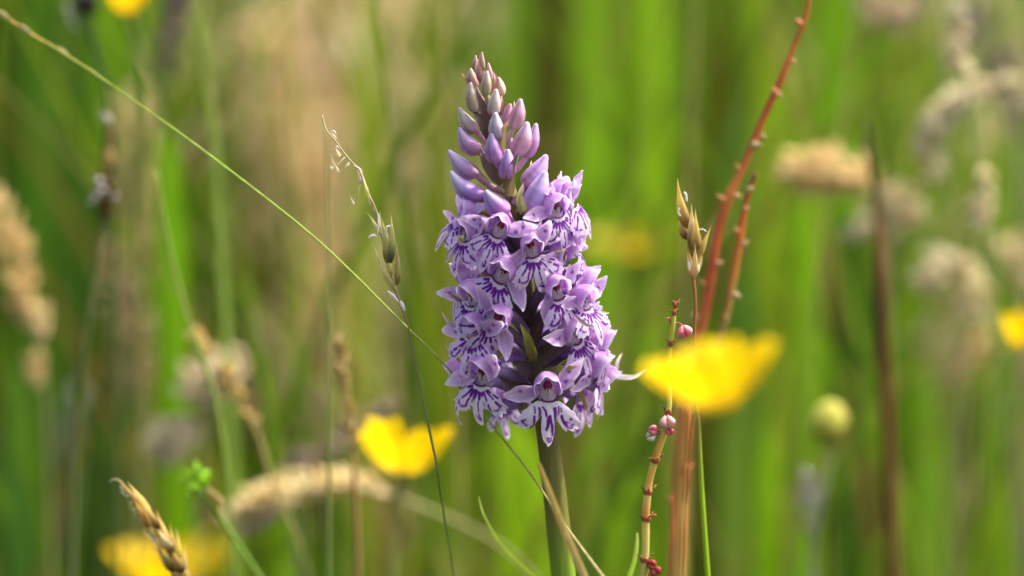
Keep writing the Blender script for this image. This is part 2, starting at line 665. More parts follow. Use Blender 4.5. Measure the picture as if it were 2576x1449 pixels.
def flower(px, py, az, pitch, roll, s, lip, eL, eR, sl=0, sr=0, r=10.5, dy=None, att=62):
    az_, pt, ro = math.radians(az), math.radians(pitch), math.radians(roll)
    y = -r * MM * math.cos(az_) if dy is None else dy * MM
    loc = P(px, py, y)
    F = Vector((math.sin(az_) * math.cos(pt), -math.cos(az_) * math.cos(pt), math.sin(pt)))
    Up = (Vector((0, 0, 1)) - F * F.z).normalized()
    R = Up.cross(F)
    U2 = Up * math.cos(ro) - R * math.sin(ro)
    R2 = R * math.cos(ro) + Up * math.sin(ro)
    rot = Matrix((R2, F, U2)).transposed().to_4x4()
    M = Matrix.Translation(loc) @ rot @ Matrix.Scale(s * (.90 if py < 780 else .97), 4)
    fl = link("flower", THROAT, M_PETAL, orchid)
    fl.matrix_parent_inverse = Matrix()
    ML = Matrix.Translation(-orchid.location) @ M
    fl.matrix_basis = ML
    rd = random.uniform
    lo = link("lip", LIPS[lip], M_PETAL, fl)
    pv = Matrix.Translation((0, .5 * MM, -1.5 * MM))
    lo.matrix_basis = (pv @ Matrix.Rotation(math.radians(rd(-12, 10)), 4, 'X') @ Matrix.Rotation(math.radians(rd(-10, 10)), 4, 'Z') @ Matrix.Rotation(math.radians(rd(-7, 7)), 4, 'Y')
                       @ Matrix.Diagonal((rd(.9, 1.08), 1, rd(.92, 1.06), 1)) @ pv.inverted())
    ho = link("hood", HOODS[(lip + int(px)) % len(HOODS)], M_PETAL, fl)
    ho.matrix_basis = Matrix.Rotation(math.radians(rd(-9, 7)), 4, 'X') @ Matrix.Rotation(math.radians(rd(-9, 9)), 4, 'Y') @ Matrix.Diagonal((rd(.92, 1.06), rd(.95, 1.15), rd(.95, 1.12), 1))
    link("column", ANTHER, M_BUD, fl)
    link("spur", SPURS[int(px + py) % 3], M_PETAL, fl)
    for side, e, k in ((-1, eL, sl), (1, eR, sr)):
        me = (SEPL if side < 0 else SEPR)[k]
        o = link("lateral_sepal", me, M_PETAL, fl)
        e_ = math.radians(e)
        o.matrix_basis = (Matrix.Translation((side * 1.4 * MM, -.1 * MM, .2 * MM)) @ Matrix.Rotation(-side * e_, 4, 'Y')
                          @ Matrix.Rotation(math.radians(random.uniform(-14, 14)), 4, 'X') @ Matrix.Rotation(math.radians(random.uniform(-16, 16)), 4, 'Z'))
    # ovary: from behind the mouth down to the stem
    ap = py + att
    inv = M.inverted()
    a = inv @ P(axis_at(ap), ap, 0)
    b = Vector((0, -2.6 * MM, .3 * MM))
    mid = a.lerp(b, .5) + (inv.to_3x3() @ Vector((0, 0, .0015)))
    sm = smooth([tuple(b), tuple(mid), tuple(a)], 5)
    nn = len(sm)
    ov = MB()
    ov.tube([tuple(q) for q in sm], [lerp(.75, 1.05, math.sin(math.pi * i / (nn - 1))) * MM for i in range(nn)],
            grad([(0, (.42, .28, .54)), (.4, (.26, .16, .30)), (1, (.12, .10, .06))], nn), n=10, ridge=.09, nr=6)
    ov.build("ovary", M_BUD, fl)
    return fl


FL = [
    # front
    (1255, 578, -20, -3, -22, 1.00, 1, 0, 35, 0, 1),
    (1338, 627, 14, -12, 16, 1.02, 5, -30, 60, 3, 0),
    (1263, 689, -24, -8, -28, 1.16, 1, 25, -35, 1, 2),
    (1403, 733, 33, -10, 18, 1.05, 3, -62, 42, 2, 0),
    (1400, 528, 40, -2, 14, .98, 3, 8, 32, 0, 0),
    (1378, 985, 4, -8, 2, 1.10, 0, -8, 50, 3, 1),
    (1212, 946, -40, -10, -6, 1.10, 5, -24, 60, 2, 0),
    # left flank
    (1172, 588, -56, -4, -8, 1.02, 4, 25, 40, 0, 1),
    (1164, 706, -72, -6, -4, 1.00, 2, 15, 40, 0, 3),
    (1186, 750, -48, -12, -12, 1.05, 3, -10, 10, 0, 2),
    (1193, 832, -42, -8, -8, 1.04, 2, -20, 30, 1, 1),
    (1244, 806, -22, -22, -48, 1.05, 4, 30, -30, 2, 2),
    (1176, 655, -92, -4, 0, .96, 1, 10, 40, 1, 0),
    # right flank
    (1418, 648, 58, -6, 10, 1.00, 2, 20, 35, 1, 0),
    (1473, 714, 78, -6, 2, .98, 4, 10, 25, 0, 0),
    (1472, 760, 48, 0, 6, .98, 1, 10, 38, 2, 0),
    (1448, 842, 48, -8, 16, 1.08, 3, 20, 30, 1, 0),
    (1492, 846, 92, -6, 0, 1.00, 2, 10, 20, 0, 1),
    (1500, 934, 74, -14, 4, 1.10, 5, -30, 5, 3, 1),
    (1496, 890, 104, -6, 0, 1.00, 1, 10, 15, 0, 1),
    (1166, 546, -70, 24, -14, 1.02, 3, 38, 60, 0, 3),
    (1436, 502, 66, 18, 10, 1.0, 4, 50, 42, 1, 0),
    (1452, 616, 84, 0, 0, .98, 2, 10, 20, 0, 0),
    (1516, 872, 84, -10, 0, 1.02, 1, 10, 10, 0, 1),
    (1512, 960, 92, -34, 0, 1.05, 3, 0, -10, 0, 1),
    (1160, 955, -94, -18, 0, 1.02, 2, -10, 10, 1, 0),
    # behind the stem
    (1408, 492, 64, 14, 0, .96, 4, 30, 45, 0, 0),
    (1462, 985, 138, -24, 0, .95, 2, -40, -30, 2, 2),
    (1268, 1008, -148, -16, 0, .86, 3, 0, 0, 0, 0),
    (1294, 590, 172, 0, 0, .95, 1, 20, 20, 0, 0),
    (1395, 640, 140, -4, 0, 1.0, 2, 20, 20, 0, 0),
    (1415, 790, 146, -4, 0, 1.0, 4, 10, 20, 0, 0),
    (1222, 760, -138, -4, 0, 1.0, 4, 10, 20, 0, 0),
    (1262, 880, -128, -8, 0, .98, 1, 10, 20, 0, 0),
    (1225, 600, -132, -4, 0, .95, 1, 10, 20, 0, 0),
]
for f in FL:
    flower(*f)

# ---- buds
BUDP = ([0, .04, .16, .36, .56, .73, .87, .96, 1], [.42, .72, .95, 1.0, .88, .64, .40, .27, .08])


def zb(x, y):
    return 1073.3 + x * .287, 120.8 + y * .287


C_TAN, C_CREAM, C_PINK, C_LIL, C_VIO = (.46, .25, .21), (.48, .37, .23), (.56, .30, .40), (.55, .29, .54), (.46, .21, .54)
BUDS = [  # tip, base, width (crop units), depth mm, colours base / mid / tip, bend
    ((430, 62), (424, 205), 48, 0, (.40, .25, .25), C_TAN, (.60, .45, .40), .0),
    ((486, 34), (492, 190), 50, -1, (.36, .2, .2), (.50, .32, .27), (.62, .45, .36), .02),
    ((542, 130), (560, 285), 52, -.5, C_PINK, C_PINK, (.62, .48, .46), .0),
    ((385, 178), (425, 345), 88, -2, (.42, .3, .3), C_TAN, (.62, .5, .42), .03),
    ((532, 200), (520, 410), 88, -4, (.44, .42, .27), C_CREAM, (.62, .54, .46), .0),
    ((628, 255), (650, 425), 88, -1, C_PINK, (.64, .50, .38), (.70, .58, .42), -.03),
    ((385, 298), (425, 560), 104, -3.5, (.50, .38, .42), C_CREAM, (.62, .54, .48), .03),
    ((612, 358), (588, 585), 106, -4.5, (.50, .36, .45), (.58, .48, .42), (.66, .58, .52), .0),
    ((282, 520), (440, 735), 118, -2, C_PINK, (.60, .48, .48), (.68, .58, .54), .06),
    ((825, 442), (762, 705), 126, -1.5, (.64, .5, .5), C_PINK, (.62, .44, .54), -.04),
    ((735, 485), (690, 680), 92, 2, C_LIL, C_LIL, C_PINK, .0),
    ((603, 562), (632, 800), 122, -6, C_LIL, (.52, .42, .54), (.58, .50, .60), .02),
    ((280, 696), (468, 918), 136, -3, C_PINK, C_LIL, (.58, .46, .66), .08),
    ((568, 742), (612, 1005), 142, -6.5, C_LIL, C_VIO, (.5, .38, .62), .02),
    ((885, 645), (786, 935), 150, -2.5, (.60, .44, .54), C_PINK, (.64, .50, .64), -.05),
    ((962, 658), (880, 955), 118, 1, C_LIL, C_LIL, (.62, .46, .70), -.03),
    ((712, 885), (712, 1145), 138, -6.5, C_LIL, C_VIO, (.54, .42, .70), .0),
    ((738, 770), (735, 900), 54, 2.5, C_LIL, C_LIL, (.62, .5, .74), .0),
    ((188, 896), (440, 1120), 136, -2.5, C_PINK, (.56, .36, .64), (.70, .56, .78), .05),
    ((206, 1078), (500, 1310), 148, -4, C_LIL, (.40, .23, .66), (.76, .68, .84), .09),
    ((512, 1248), (705, 1450), 168, -8, C_LIL, C_VIO, (.48, .38, .66), .05),
    ((1055, 935), (865, 1205), 160, -3, C_PINK, (.54, .34, .62), (.64, .46, .74), -.06),
    ((1045, 1075), (905, 1450), 186, -6, C_LIL, (.48, .32, .68), (.66, .54, .80), -.02),
    ((1240, 1125), (1060, 1400), 170, 1, C_LIL, (.52, .36, .72), (.66, .52, .82), -.03),
]
for i, (t, b, w, dy, c0, c1, c2, bend) in enumerate(BUDS):
    y = dy * MM
    tp, bp = zb(*t), zb(*b)
    A, B = P(bp[0], bp[1], y), P(tp[0], tp[1], y - .0006)
    bd = MB()

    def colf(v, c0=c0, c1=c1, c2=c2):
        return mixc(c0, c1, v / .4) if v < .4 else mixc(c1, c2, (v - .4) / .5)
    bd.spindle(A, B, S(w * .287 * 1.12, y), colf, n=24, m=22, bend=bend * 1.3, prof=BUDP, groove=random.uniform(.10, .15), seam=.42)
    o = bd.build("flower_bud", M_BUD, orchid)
    pd = MB()
    ap = bp[1] + 38 + .05 * w
    Q = P(axis_at(ap), ap, 0)
    mid = A.lerp(Q, .5) + Vector((0, 0, -.0006))
    sm = smooth([tuple(A.lerp(B, .06)), tuple(mid), tuple(Q)], 4)
    pd.tube([tuple(q) for q in sm], [S(w * .287 * .2) * (1 + .2 * math.sin(3 * k / len(sm))) for k in range(len(sm))],
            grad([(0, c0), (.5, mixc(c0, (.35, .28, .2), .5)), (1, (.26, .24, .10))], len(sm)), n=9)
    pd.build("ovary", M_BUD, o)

# ---- bracts between buds and flowers
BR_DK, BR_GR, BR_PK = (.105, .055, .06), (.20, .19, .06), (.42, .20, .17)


def zr2(x, y):
    return 1073.3 + x * .2593, 456.2 + y * .2593


def zr3(x, y):
    return 1073.3 + x * .2685, 764.8 + y * .2685


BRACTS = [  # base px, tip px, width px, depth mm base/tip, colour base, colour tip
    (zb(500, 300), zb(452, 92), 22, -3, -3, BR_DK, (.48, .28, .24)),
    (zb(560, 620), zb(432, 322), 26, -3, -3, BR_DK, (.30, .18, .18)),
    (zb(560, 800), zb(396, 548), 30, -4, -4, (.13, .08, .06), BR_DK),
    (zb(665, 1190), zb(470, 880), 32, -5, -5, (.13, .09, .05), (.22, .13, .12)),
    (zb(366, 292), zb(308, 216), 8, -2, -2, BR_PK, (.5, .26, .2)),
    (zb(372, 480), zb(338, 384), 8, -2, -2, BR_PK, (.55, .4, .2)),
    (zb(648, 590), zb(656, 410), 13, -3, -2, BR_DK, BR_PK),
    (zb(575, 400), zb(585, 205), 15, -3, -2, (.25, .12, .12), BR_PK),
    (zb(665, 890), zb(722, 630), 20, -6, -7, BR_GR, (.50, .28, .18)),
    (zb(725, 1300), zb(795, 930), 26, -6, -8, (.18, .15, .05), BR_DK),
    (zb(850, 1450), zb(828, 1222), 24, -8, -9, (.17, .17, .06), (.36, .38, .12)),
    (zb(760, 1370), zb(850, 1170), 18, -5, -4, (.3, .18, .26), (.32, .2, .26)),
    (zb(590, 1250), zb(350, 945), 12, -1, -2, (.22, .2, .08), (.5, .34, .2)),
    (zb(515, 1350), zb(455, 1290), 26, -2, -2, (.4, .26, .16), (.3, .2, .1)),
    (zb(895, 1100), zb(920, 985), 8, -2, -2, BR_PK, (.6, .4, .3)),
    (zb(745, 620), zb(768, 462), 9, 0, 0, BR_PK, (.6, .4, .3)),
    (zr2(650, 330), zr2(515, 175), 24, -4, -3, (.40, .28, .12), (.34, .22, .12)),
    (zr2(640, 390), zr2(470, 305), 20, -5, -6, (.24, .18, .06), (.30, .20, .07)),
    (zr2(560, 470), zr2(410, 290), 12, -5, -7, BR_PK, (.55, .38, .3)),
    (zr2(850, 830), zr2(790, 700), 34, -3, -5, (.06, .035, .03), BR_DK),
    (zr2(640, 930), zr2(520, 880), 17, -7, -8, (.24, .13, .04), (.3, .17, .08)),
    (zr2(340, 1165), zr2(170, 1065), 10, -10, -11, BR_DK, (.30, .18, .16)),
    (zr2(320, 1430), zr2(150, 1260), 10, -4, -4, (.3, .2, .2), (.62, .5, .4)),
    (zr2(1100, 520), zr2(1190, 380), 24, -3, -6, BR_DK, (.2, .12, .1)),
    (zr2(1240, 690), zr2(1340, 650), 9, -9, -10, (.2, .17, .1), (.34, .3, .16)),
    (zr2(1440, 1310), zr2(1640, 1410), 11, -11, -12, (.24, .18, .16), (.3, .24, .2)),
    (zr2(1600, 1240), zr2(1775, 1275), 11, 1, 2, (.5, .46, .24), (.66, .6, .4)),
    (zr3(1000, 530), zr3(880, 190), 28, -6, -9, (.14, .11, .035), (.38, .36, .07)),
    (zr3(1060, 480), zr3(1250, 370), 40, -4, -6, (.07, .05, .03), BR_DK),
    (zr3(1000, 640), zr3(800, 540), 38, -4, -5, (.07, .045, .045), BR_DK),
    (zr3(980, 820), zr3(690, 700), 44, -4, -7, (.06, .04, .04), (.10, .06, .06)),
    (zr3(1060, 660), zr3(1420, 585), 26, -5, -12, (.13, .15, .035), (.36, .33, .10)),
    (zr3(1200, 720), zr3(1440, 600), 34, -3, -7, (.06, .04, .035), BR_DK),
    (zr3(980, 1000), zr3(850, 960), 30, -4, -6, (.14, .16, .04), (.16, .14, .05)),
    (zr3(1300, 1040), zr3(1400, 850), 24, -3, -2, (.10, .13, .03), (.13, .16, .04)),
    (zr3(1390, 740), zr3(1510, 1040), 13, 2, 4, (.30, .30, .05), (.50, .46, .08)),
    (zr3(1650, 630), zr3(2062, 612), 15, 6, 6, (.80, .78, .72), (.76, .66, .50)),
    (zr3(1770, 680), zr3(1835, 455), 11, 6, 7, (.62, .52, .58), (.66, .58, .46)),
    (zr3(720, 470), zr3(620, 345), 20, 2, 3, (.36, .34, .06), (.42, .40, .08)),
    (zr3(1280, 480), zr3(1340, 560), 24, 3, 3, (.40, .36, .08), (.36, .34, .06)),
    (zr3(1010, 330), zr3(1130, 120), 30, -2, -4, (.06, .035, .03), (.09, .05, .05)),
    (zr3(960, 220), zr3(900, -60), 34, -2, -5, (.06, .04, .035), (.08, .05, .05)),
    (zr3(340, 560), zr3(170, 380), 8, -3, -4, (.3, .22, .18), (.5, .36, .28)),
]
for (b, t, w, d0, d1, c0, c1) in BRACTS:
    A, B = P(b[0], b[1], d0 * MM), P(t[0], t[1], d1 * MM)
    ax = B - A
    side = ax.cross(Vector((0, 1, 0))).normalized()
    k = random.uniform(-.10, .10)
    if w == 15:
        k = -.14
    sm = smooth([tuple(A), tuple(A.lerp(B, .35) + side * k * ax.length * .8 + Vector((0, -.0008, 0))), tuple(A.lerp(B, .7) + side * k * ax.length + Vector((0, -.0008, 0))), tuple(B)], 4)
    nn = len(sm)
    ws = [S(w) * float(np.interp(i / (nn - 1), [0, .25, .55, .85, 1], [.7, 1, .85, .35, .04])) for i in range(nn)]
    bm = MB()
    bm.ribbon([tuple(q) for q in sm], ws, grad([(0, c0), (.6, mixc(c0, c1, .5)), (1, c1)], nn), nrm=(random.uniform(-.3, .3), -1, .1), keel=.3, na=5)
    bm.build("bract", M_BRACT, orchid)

# ================================================================== slender grasses and sorrel round the orchid
G_LT, G_MD, G_DK, G_OL = (.20, .30, .045), (.11, .20, .025), (.045, .09, .018), (.20, .20, .06)
STRAW, GOLD, RUST, BEIGE, PINKB = (.48, .40, .20), (.46, .33, .10), (.34, .16, .06), (.52, .46, .32), (.50, .38, .33)


def root_of(pts):
    return Vector((pts[-1].x, pts[-1].y, 0))


def stalk(name, label, cat, rows, stops, lean=(0, 0), group=None, n=8, part="stem", m=None):
    pts, rad = path(rows, 4, True, lean)
    t = thing(name, label, cat, root_of(pts), group)
    mb = MB()
    mb.tube(pts, rad, grad(stops, len(pts)), n=n)
    mb.build(part, m or M_STALK, t)
    t['axis_pts'] = [tuple(p) for p in pts]
    return t


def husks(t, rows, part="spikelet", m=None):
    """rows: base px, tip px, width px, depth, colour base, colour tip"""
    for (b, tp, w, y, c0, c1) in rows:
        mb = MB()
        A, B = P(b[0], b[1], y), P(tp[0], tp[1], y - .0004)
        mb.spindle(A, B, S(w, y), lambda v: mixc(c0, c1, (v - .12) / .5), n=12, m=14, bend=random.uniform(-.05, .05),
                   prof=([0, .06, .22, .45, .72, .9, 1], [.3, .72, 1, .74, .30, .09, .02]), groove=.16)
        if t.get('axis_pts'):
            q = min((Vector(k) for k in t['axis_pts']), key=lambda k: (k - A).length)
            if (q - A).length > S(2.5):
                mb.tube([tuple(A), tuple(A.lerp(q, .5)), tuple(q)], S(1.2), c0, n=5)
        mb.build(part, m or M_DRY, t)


# -- long bent grass stem crossing behind and then before the orchid
t = stalk("bent_grass_stalk", "long thin grass stem leaning diagonally from the top left corner to the orchid's foot", "grass stem",
          [(-60, -10, .046, 3.0), (0, 34, .042, 3.5), (75, 84, .038, 3.5), (160, 134, .034, 3.0), (340, 255, .022, 2.3), (560, 415, .012, 2.6), (800, 605, .004, 2.6), (1010, 810, -.002, 2.8),
           (1130, 930, -.002, 2.8), (1230, 1060, -.001, 2.6), (1330, 1185, -.004, 2.6), (1400, 1290, -.014, 3.5), (1450, 1362, -.022, 4.6), (1530, 1470, -.034, 5.5)],
          [(0, (.50, .30, .08)), (.13, (.46, .32, .08)), (.25, (.30, .36, .06)), (.38, (.32, .46, .07)), (.55, (.38, .42, .10)), (.75, (.28, .27, .09)), (1, (.3, .26, .1))], (.02, -.01))
for (x, y, w) in ((8, 40, 17), (62, 76, 17), (158, 132, 14), (235, 186, 9)):
    mb = MB()
    mb.spindle(P(x - 16, y - 14, .038), P(x + 20, y + 12, .038), S(w), (.34, .30, .14), n=8, m=8)
    mb.build("node", M_DRY, t)
pts, rad = path([(1356, 1165, -.034, 4), (1380, 1232, -.034, 8), (1410, 1310, -.034, 9.5), (1446, 1395, -.034, 10), (1492, 1500, -.034, 10)], 4, True, (.02, -.01))
mb = MB()
mb.ribbon(pts, [r * 2 for r in rad], grad([(0, (.34, .22, .05)), (.5, (.32, .23, .06)), (1, (.3, .24, .08))], len(pts)))
mb.build("dry_leaf", M_DRY, t)


def z6(x, y):
    return 791.5 + x * .389, 268.3 + y * .389


# -- feathery oat-like head left of the orchid
Y = -.004
rows = [z6(48, 55) + (.004, 1.5), z6(75, 150) + (.003, 2), z6(140, 230) + (.001, 2), z6(225, 345) + (0, 2.4), z6(295, 420) + (0, 2.8), z6(350, 570) + (Y, 2.8), z6(405, 700) + (Y, 3), z6(470, 1000) + (Y, 3),
        z6(525, 1180) + (Y, 3), z6(545, 1245) + (Y, 2.8), z6(580, 1340) + (Y, 2.6), (1029, 828, Y, 2), (1042, 905, Y, 2.2), (1062, 995, Y, 2.4), (1082, 1090, Y, 3.4), (1100, 1180, Y, 2.6),
        (1112, 1265, .002, 2.6), (1142, 1449, .006, 2.6), (1160, 1560, .008, 2.6)]
t = stalk("oat_grass_stalk", "sharp feathery straw-coloured oat grass spikelet immediately left of the orchid", "grass", rows,
          [(0, (.42, .36, .18)), (.45, (.40, .32, .14)), (.56, (.32, .16, .12)), (.66, (.24, .24, .08)), (.75, (.19, .24, .07)), (1, (.18, .24, .06))])
DKG = (.30, .25, .09)
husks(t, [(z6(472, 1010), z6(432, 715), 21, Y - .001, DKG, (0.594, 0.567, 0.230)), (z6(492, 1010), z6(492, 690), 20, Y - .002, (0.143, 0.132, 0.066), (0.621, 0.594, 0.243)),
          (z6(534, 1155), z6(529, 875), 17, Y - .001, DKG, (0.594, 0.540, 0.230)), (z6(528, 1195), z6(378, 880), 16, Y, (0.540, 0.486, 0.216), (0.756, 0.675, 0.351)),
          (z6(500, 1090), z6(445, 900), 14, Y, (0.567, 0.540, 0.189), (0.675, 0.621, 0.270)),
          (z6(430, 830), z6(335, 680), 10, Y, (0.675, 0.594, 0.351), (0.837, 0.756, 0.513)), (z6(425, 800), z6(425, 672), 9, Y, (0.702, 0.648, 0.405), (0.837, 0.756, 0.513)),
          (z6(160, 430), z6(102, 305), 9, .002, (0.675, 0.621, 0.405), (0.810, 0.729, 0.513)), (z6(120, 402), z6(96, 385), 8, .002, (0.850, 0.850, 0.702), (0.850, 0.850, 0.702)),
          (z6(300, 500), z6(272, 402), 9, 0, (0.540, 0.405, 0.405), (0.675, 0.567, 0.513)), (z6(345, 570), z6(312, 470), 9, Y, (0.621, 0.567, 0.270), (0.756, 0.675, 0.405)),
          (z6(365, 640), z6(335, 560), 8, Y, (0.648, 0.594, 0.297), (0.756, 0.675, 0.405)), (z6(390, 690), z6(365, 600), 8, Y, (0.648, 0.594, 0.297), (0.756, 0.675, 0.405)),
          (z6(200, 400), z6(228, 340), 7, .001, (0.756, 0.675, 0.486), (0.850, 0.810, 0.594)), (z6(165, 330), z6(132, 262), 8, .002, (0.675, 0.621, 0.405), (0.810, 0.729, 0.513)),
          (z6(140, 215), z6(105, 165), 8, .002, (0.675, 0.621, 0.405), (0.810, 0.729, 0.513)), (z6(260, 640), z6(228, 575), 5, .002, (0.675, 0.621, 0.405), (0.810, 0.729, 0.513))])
for rr, w in (([(400, 840), (375, 832), (345, 850)], 5), ([(478, 862), (462, 810), (470, 775), (492, 772)], 4), ([(540, 1262), (505, 1220), (470, 1195)], 7), ([(582, 1320), (565, 1280), (552, 1258)], 8),
              ([(405, 835), (412, 770), (410, 690)], 3), ([(250, 378), (290, 400), (312, 430)], 3), ([(100, 165), (125, 158), (140, 185)], 3), ([(132, 270), (145, 255), (160, 275)], 3)):
    mb = MB()
    s = smooth([tuple(P(*z6(*q), Y - .003)) for q in rr], 4)
    mb.tube([tuple(q) for q in s], [S(w * .5) * (.5 + .7 * math.sin(math.pi * (i + .6) / (len(s) + .2))) for i in range(len(s))], (.74, .70, .70), n=6)
    mb.build("anther", M_PETAL, t)


def z4(x, y):
    return 1610 + x * .3055, 415.9 + y * .3055


# -- golden spikelet right of the orchid
Y = .002
t = stalk("golden_grass_stalk", "sharp golden oat grass spikelet standing between the orchid and the red stem", "grass",
          [z4(415, 760) + (Y, 3), z4(432, 900) + (Y, 4), z4(440, 940) + (Y, 4.5), (1749, 760, Y, 4), (1747, 850, Y, 4), (1751, 1000, Y, 5), (1757, 1080, Y, 5.5), (1766, 1250, Y, 6.5), (1780, 1449, Y, 7), (1788, 1560, Y, 7)],
          [(0, (.40, .2, .07)), (.35, (.36, .17, .06)), (.55, (.30, .24, .06)), (.66, (.28, .44, .02)), (1, (.26, .44, .02))])
GD = (.17, .10, .035)
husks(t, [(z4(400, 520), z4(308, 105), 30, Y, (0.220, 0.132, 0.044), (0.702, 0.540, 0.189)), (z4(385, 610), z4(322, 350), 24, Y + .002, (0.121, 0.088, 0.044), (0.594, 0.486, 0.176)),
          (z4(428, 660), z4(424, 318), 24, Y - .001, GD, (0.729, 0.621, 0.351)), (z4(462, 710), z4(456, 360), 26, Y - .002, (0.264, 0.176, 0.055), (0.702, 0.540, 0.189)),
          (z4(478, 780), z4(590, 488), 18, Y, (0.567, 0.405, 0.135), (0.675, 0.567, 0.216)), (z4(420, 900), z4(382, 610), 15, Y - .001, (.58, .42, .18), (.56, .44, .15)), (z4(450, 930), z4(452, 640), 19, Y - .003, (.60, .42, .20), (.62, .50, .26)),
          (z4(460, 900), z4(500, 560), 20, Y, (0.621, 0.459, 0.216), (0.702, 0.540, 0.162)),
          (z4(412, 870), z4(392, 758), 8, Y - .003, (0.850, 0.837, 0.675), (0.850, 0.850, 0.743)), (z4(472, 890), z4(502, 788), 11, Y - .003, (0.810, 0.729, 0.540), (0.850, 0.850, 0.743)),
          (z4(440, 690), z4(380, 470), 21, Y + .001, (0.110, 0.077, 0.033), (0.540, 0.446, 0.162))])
for rr, w in (([(548, 545), (515, 525), (485, 532)], 3), ([(385, 300), (378, 240), (362, 222)], 6), ([(330, 420), (315, 385), (322, 350)], 5)):
    mb = MB()
    s = smooth([tuple(P(*z4(*q), Y - .002)) for q in rr], 4)
    mb.tube([tuple(q) for q in s], S(w * .5), (.70, .70, .66), n=6)
    mb.build("anther", M_PETAL, t)

# -- tall red sorrel stem, softly out of focus
Y = .042
R1, R2, R3 = (.58, .12, .045), (.62, .25, .06), (.56, .33, .09)
main = [(a_, b_, c_, d_ * (1.0 + .16 * math.sin(i_ * 2.4))) for i_, (a_, b_, c_, d_) in enumerate([(2040, -40, Y, 4.3), (2027, 40, Y, 5.7), (2000, 110, Y, 6.3), (1960, 210, Y, 7.8), (1915, 310, Y, 8.4), (1870, 420, Y, 9.8), (1832, 500, Y, 11.3), (1806, 590, Y, 11.3), (1790, 680, Y, 11.3),
        (1772, 790, Y, 12.7), (1748, 900, Y, 13.4), (1727, 1000, Y, 19.0), (1714, 1150, Y, 22.8), (1708, 1300, Y, 21.8), (1700, 1449, Y, 20.9), (1695, 1560, Y, 20.9)])]
t = stalk("red_sorrel", "tall bare red sorrel stem curving up past the yellow buttercup to the top edge", "sorrel", main,
          [(0, (.50, .22, .05)), (.12, R1), (.25, R1), (.34, R2), (.42, R1), (.52, (.50, .12, .05)), (.60, R2), (.68, (.56, .27, .08)), (.8, (.55, .28, .08)), (1, (.45, .22, .08))], n=12)
side = [(1903, 436, Y, 4.5), (1890, 470, Y, 6), (1874, 520, Y, 7.5), (1860, 610, Y, 8.5), (1842, 715, Y, 9.5), (1817, 830, Y, 10), (1785, 930, Y, 11), (1740, 1020, Y, 12)]
pts, rad = path(side, 4, False)
mb = MB()
mb.tube(pts, rad, grad([(0, (.2, .05, .04)), (.35, R1), (.5, R2), (.7, (.36, .26, .08)), (1, R3)], len(pts)), n=10)
mb.build("side_branch", M_STALK, t)
for (x, y, dx, dy, w, c) in ((2016, 60, -12, -14, 14, R1), (1990, 155, 16, 4, 12, (.5, .25, .12)), (1955, 235, -10, -18, 14, R1), (1948, 240, 20, 4, 14, (.46, .34, .14)), (1915, 345, 18, 4, 12, (.4, .34, .14)),
                             (1862, 425, -12, -16, 14, R2), (1895, 372, 26, -6, 20, (.46, .42, .2)), (1822, 500, -18, -10, 18, R2), (1850, 497, 20, -2, 16, (.52, .42, .2)), (1882, 480, 14, -6, 12, (.45, .38, .2)),
                             (1872, 525, 12, 4, 12, (.45, .3, .14)), (1858, 580, -12, -10, 12, R2), (1872, 620, 12, -12, 14, (.38, .36, .2)), (1803, 670, 20, -12, 18, (.42, .30, .14)), (1772, 715, -6, -14, 12, R3),
                             (1845, 745, 24, 4, 16, (.46, .42, .24)), (1830, 800, -8, -12, 10, R3), (1752, 800, -8, -20, 18, (.5, .4, .2)), (1725, 1190, 18, -22, 18, R1), (1690, 1260, -12, -8, 18, R1)):
    mb = MB()
    mb.spindle(P(x - dx * .3, y - dy * .3, Y - .002), P(x + dx * random.uniform(.8, 1.2), y + dy * random.uniform(.8, 1.2), Y - .002), S(w * random.uniform(.8, 1.25)), mixc(c, (.42, .24, .09), .55), n=6, m=6, bend=.15)
    mb.build("bract_scale", M_FRUIT, t)


def z1(x, y):
    return 1583.2 + x * .2777, 737.9 + y * .2777


def zq(x, y):
    return 1542.9 + x * .2593, 1073.3 + y * .2593


mb = MB()
for (x0, y0, x1, y1, w) in ((1733, 1020, 1729, 1180, 13), (1728, 1150, 1722, 1265, 12), (1718, 1300, 1712, 1449, 9), (1694, 1240, 1690, 1449, 10)):
    sm = smooth([tuple(P(x0, y0, Y - .004)), tuple(P((x0 + x1) / 2 + 2, (y0 + y1) / 2, Y - .0046)), tuple(P(x1, y1, Y - .004))], 4)
    mb.tube([tuple(q) for q in sm], [S(w * .5) * (.3 + .7 * math.sin(math.pi * (i + .3) / (len(sm) - .4))) for i in range(len(sm))], R1, n=6)
mb.build("red_rib", M_STALK, t)


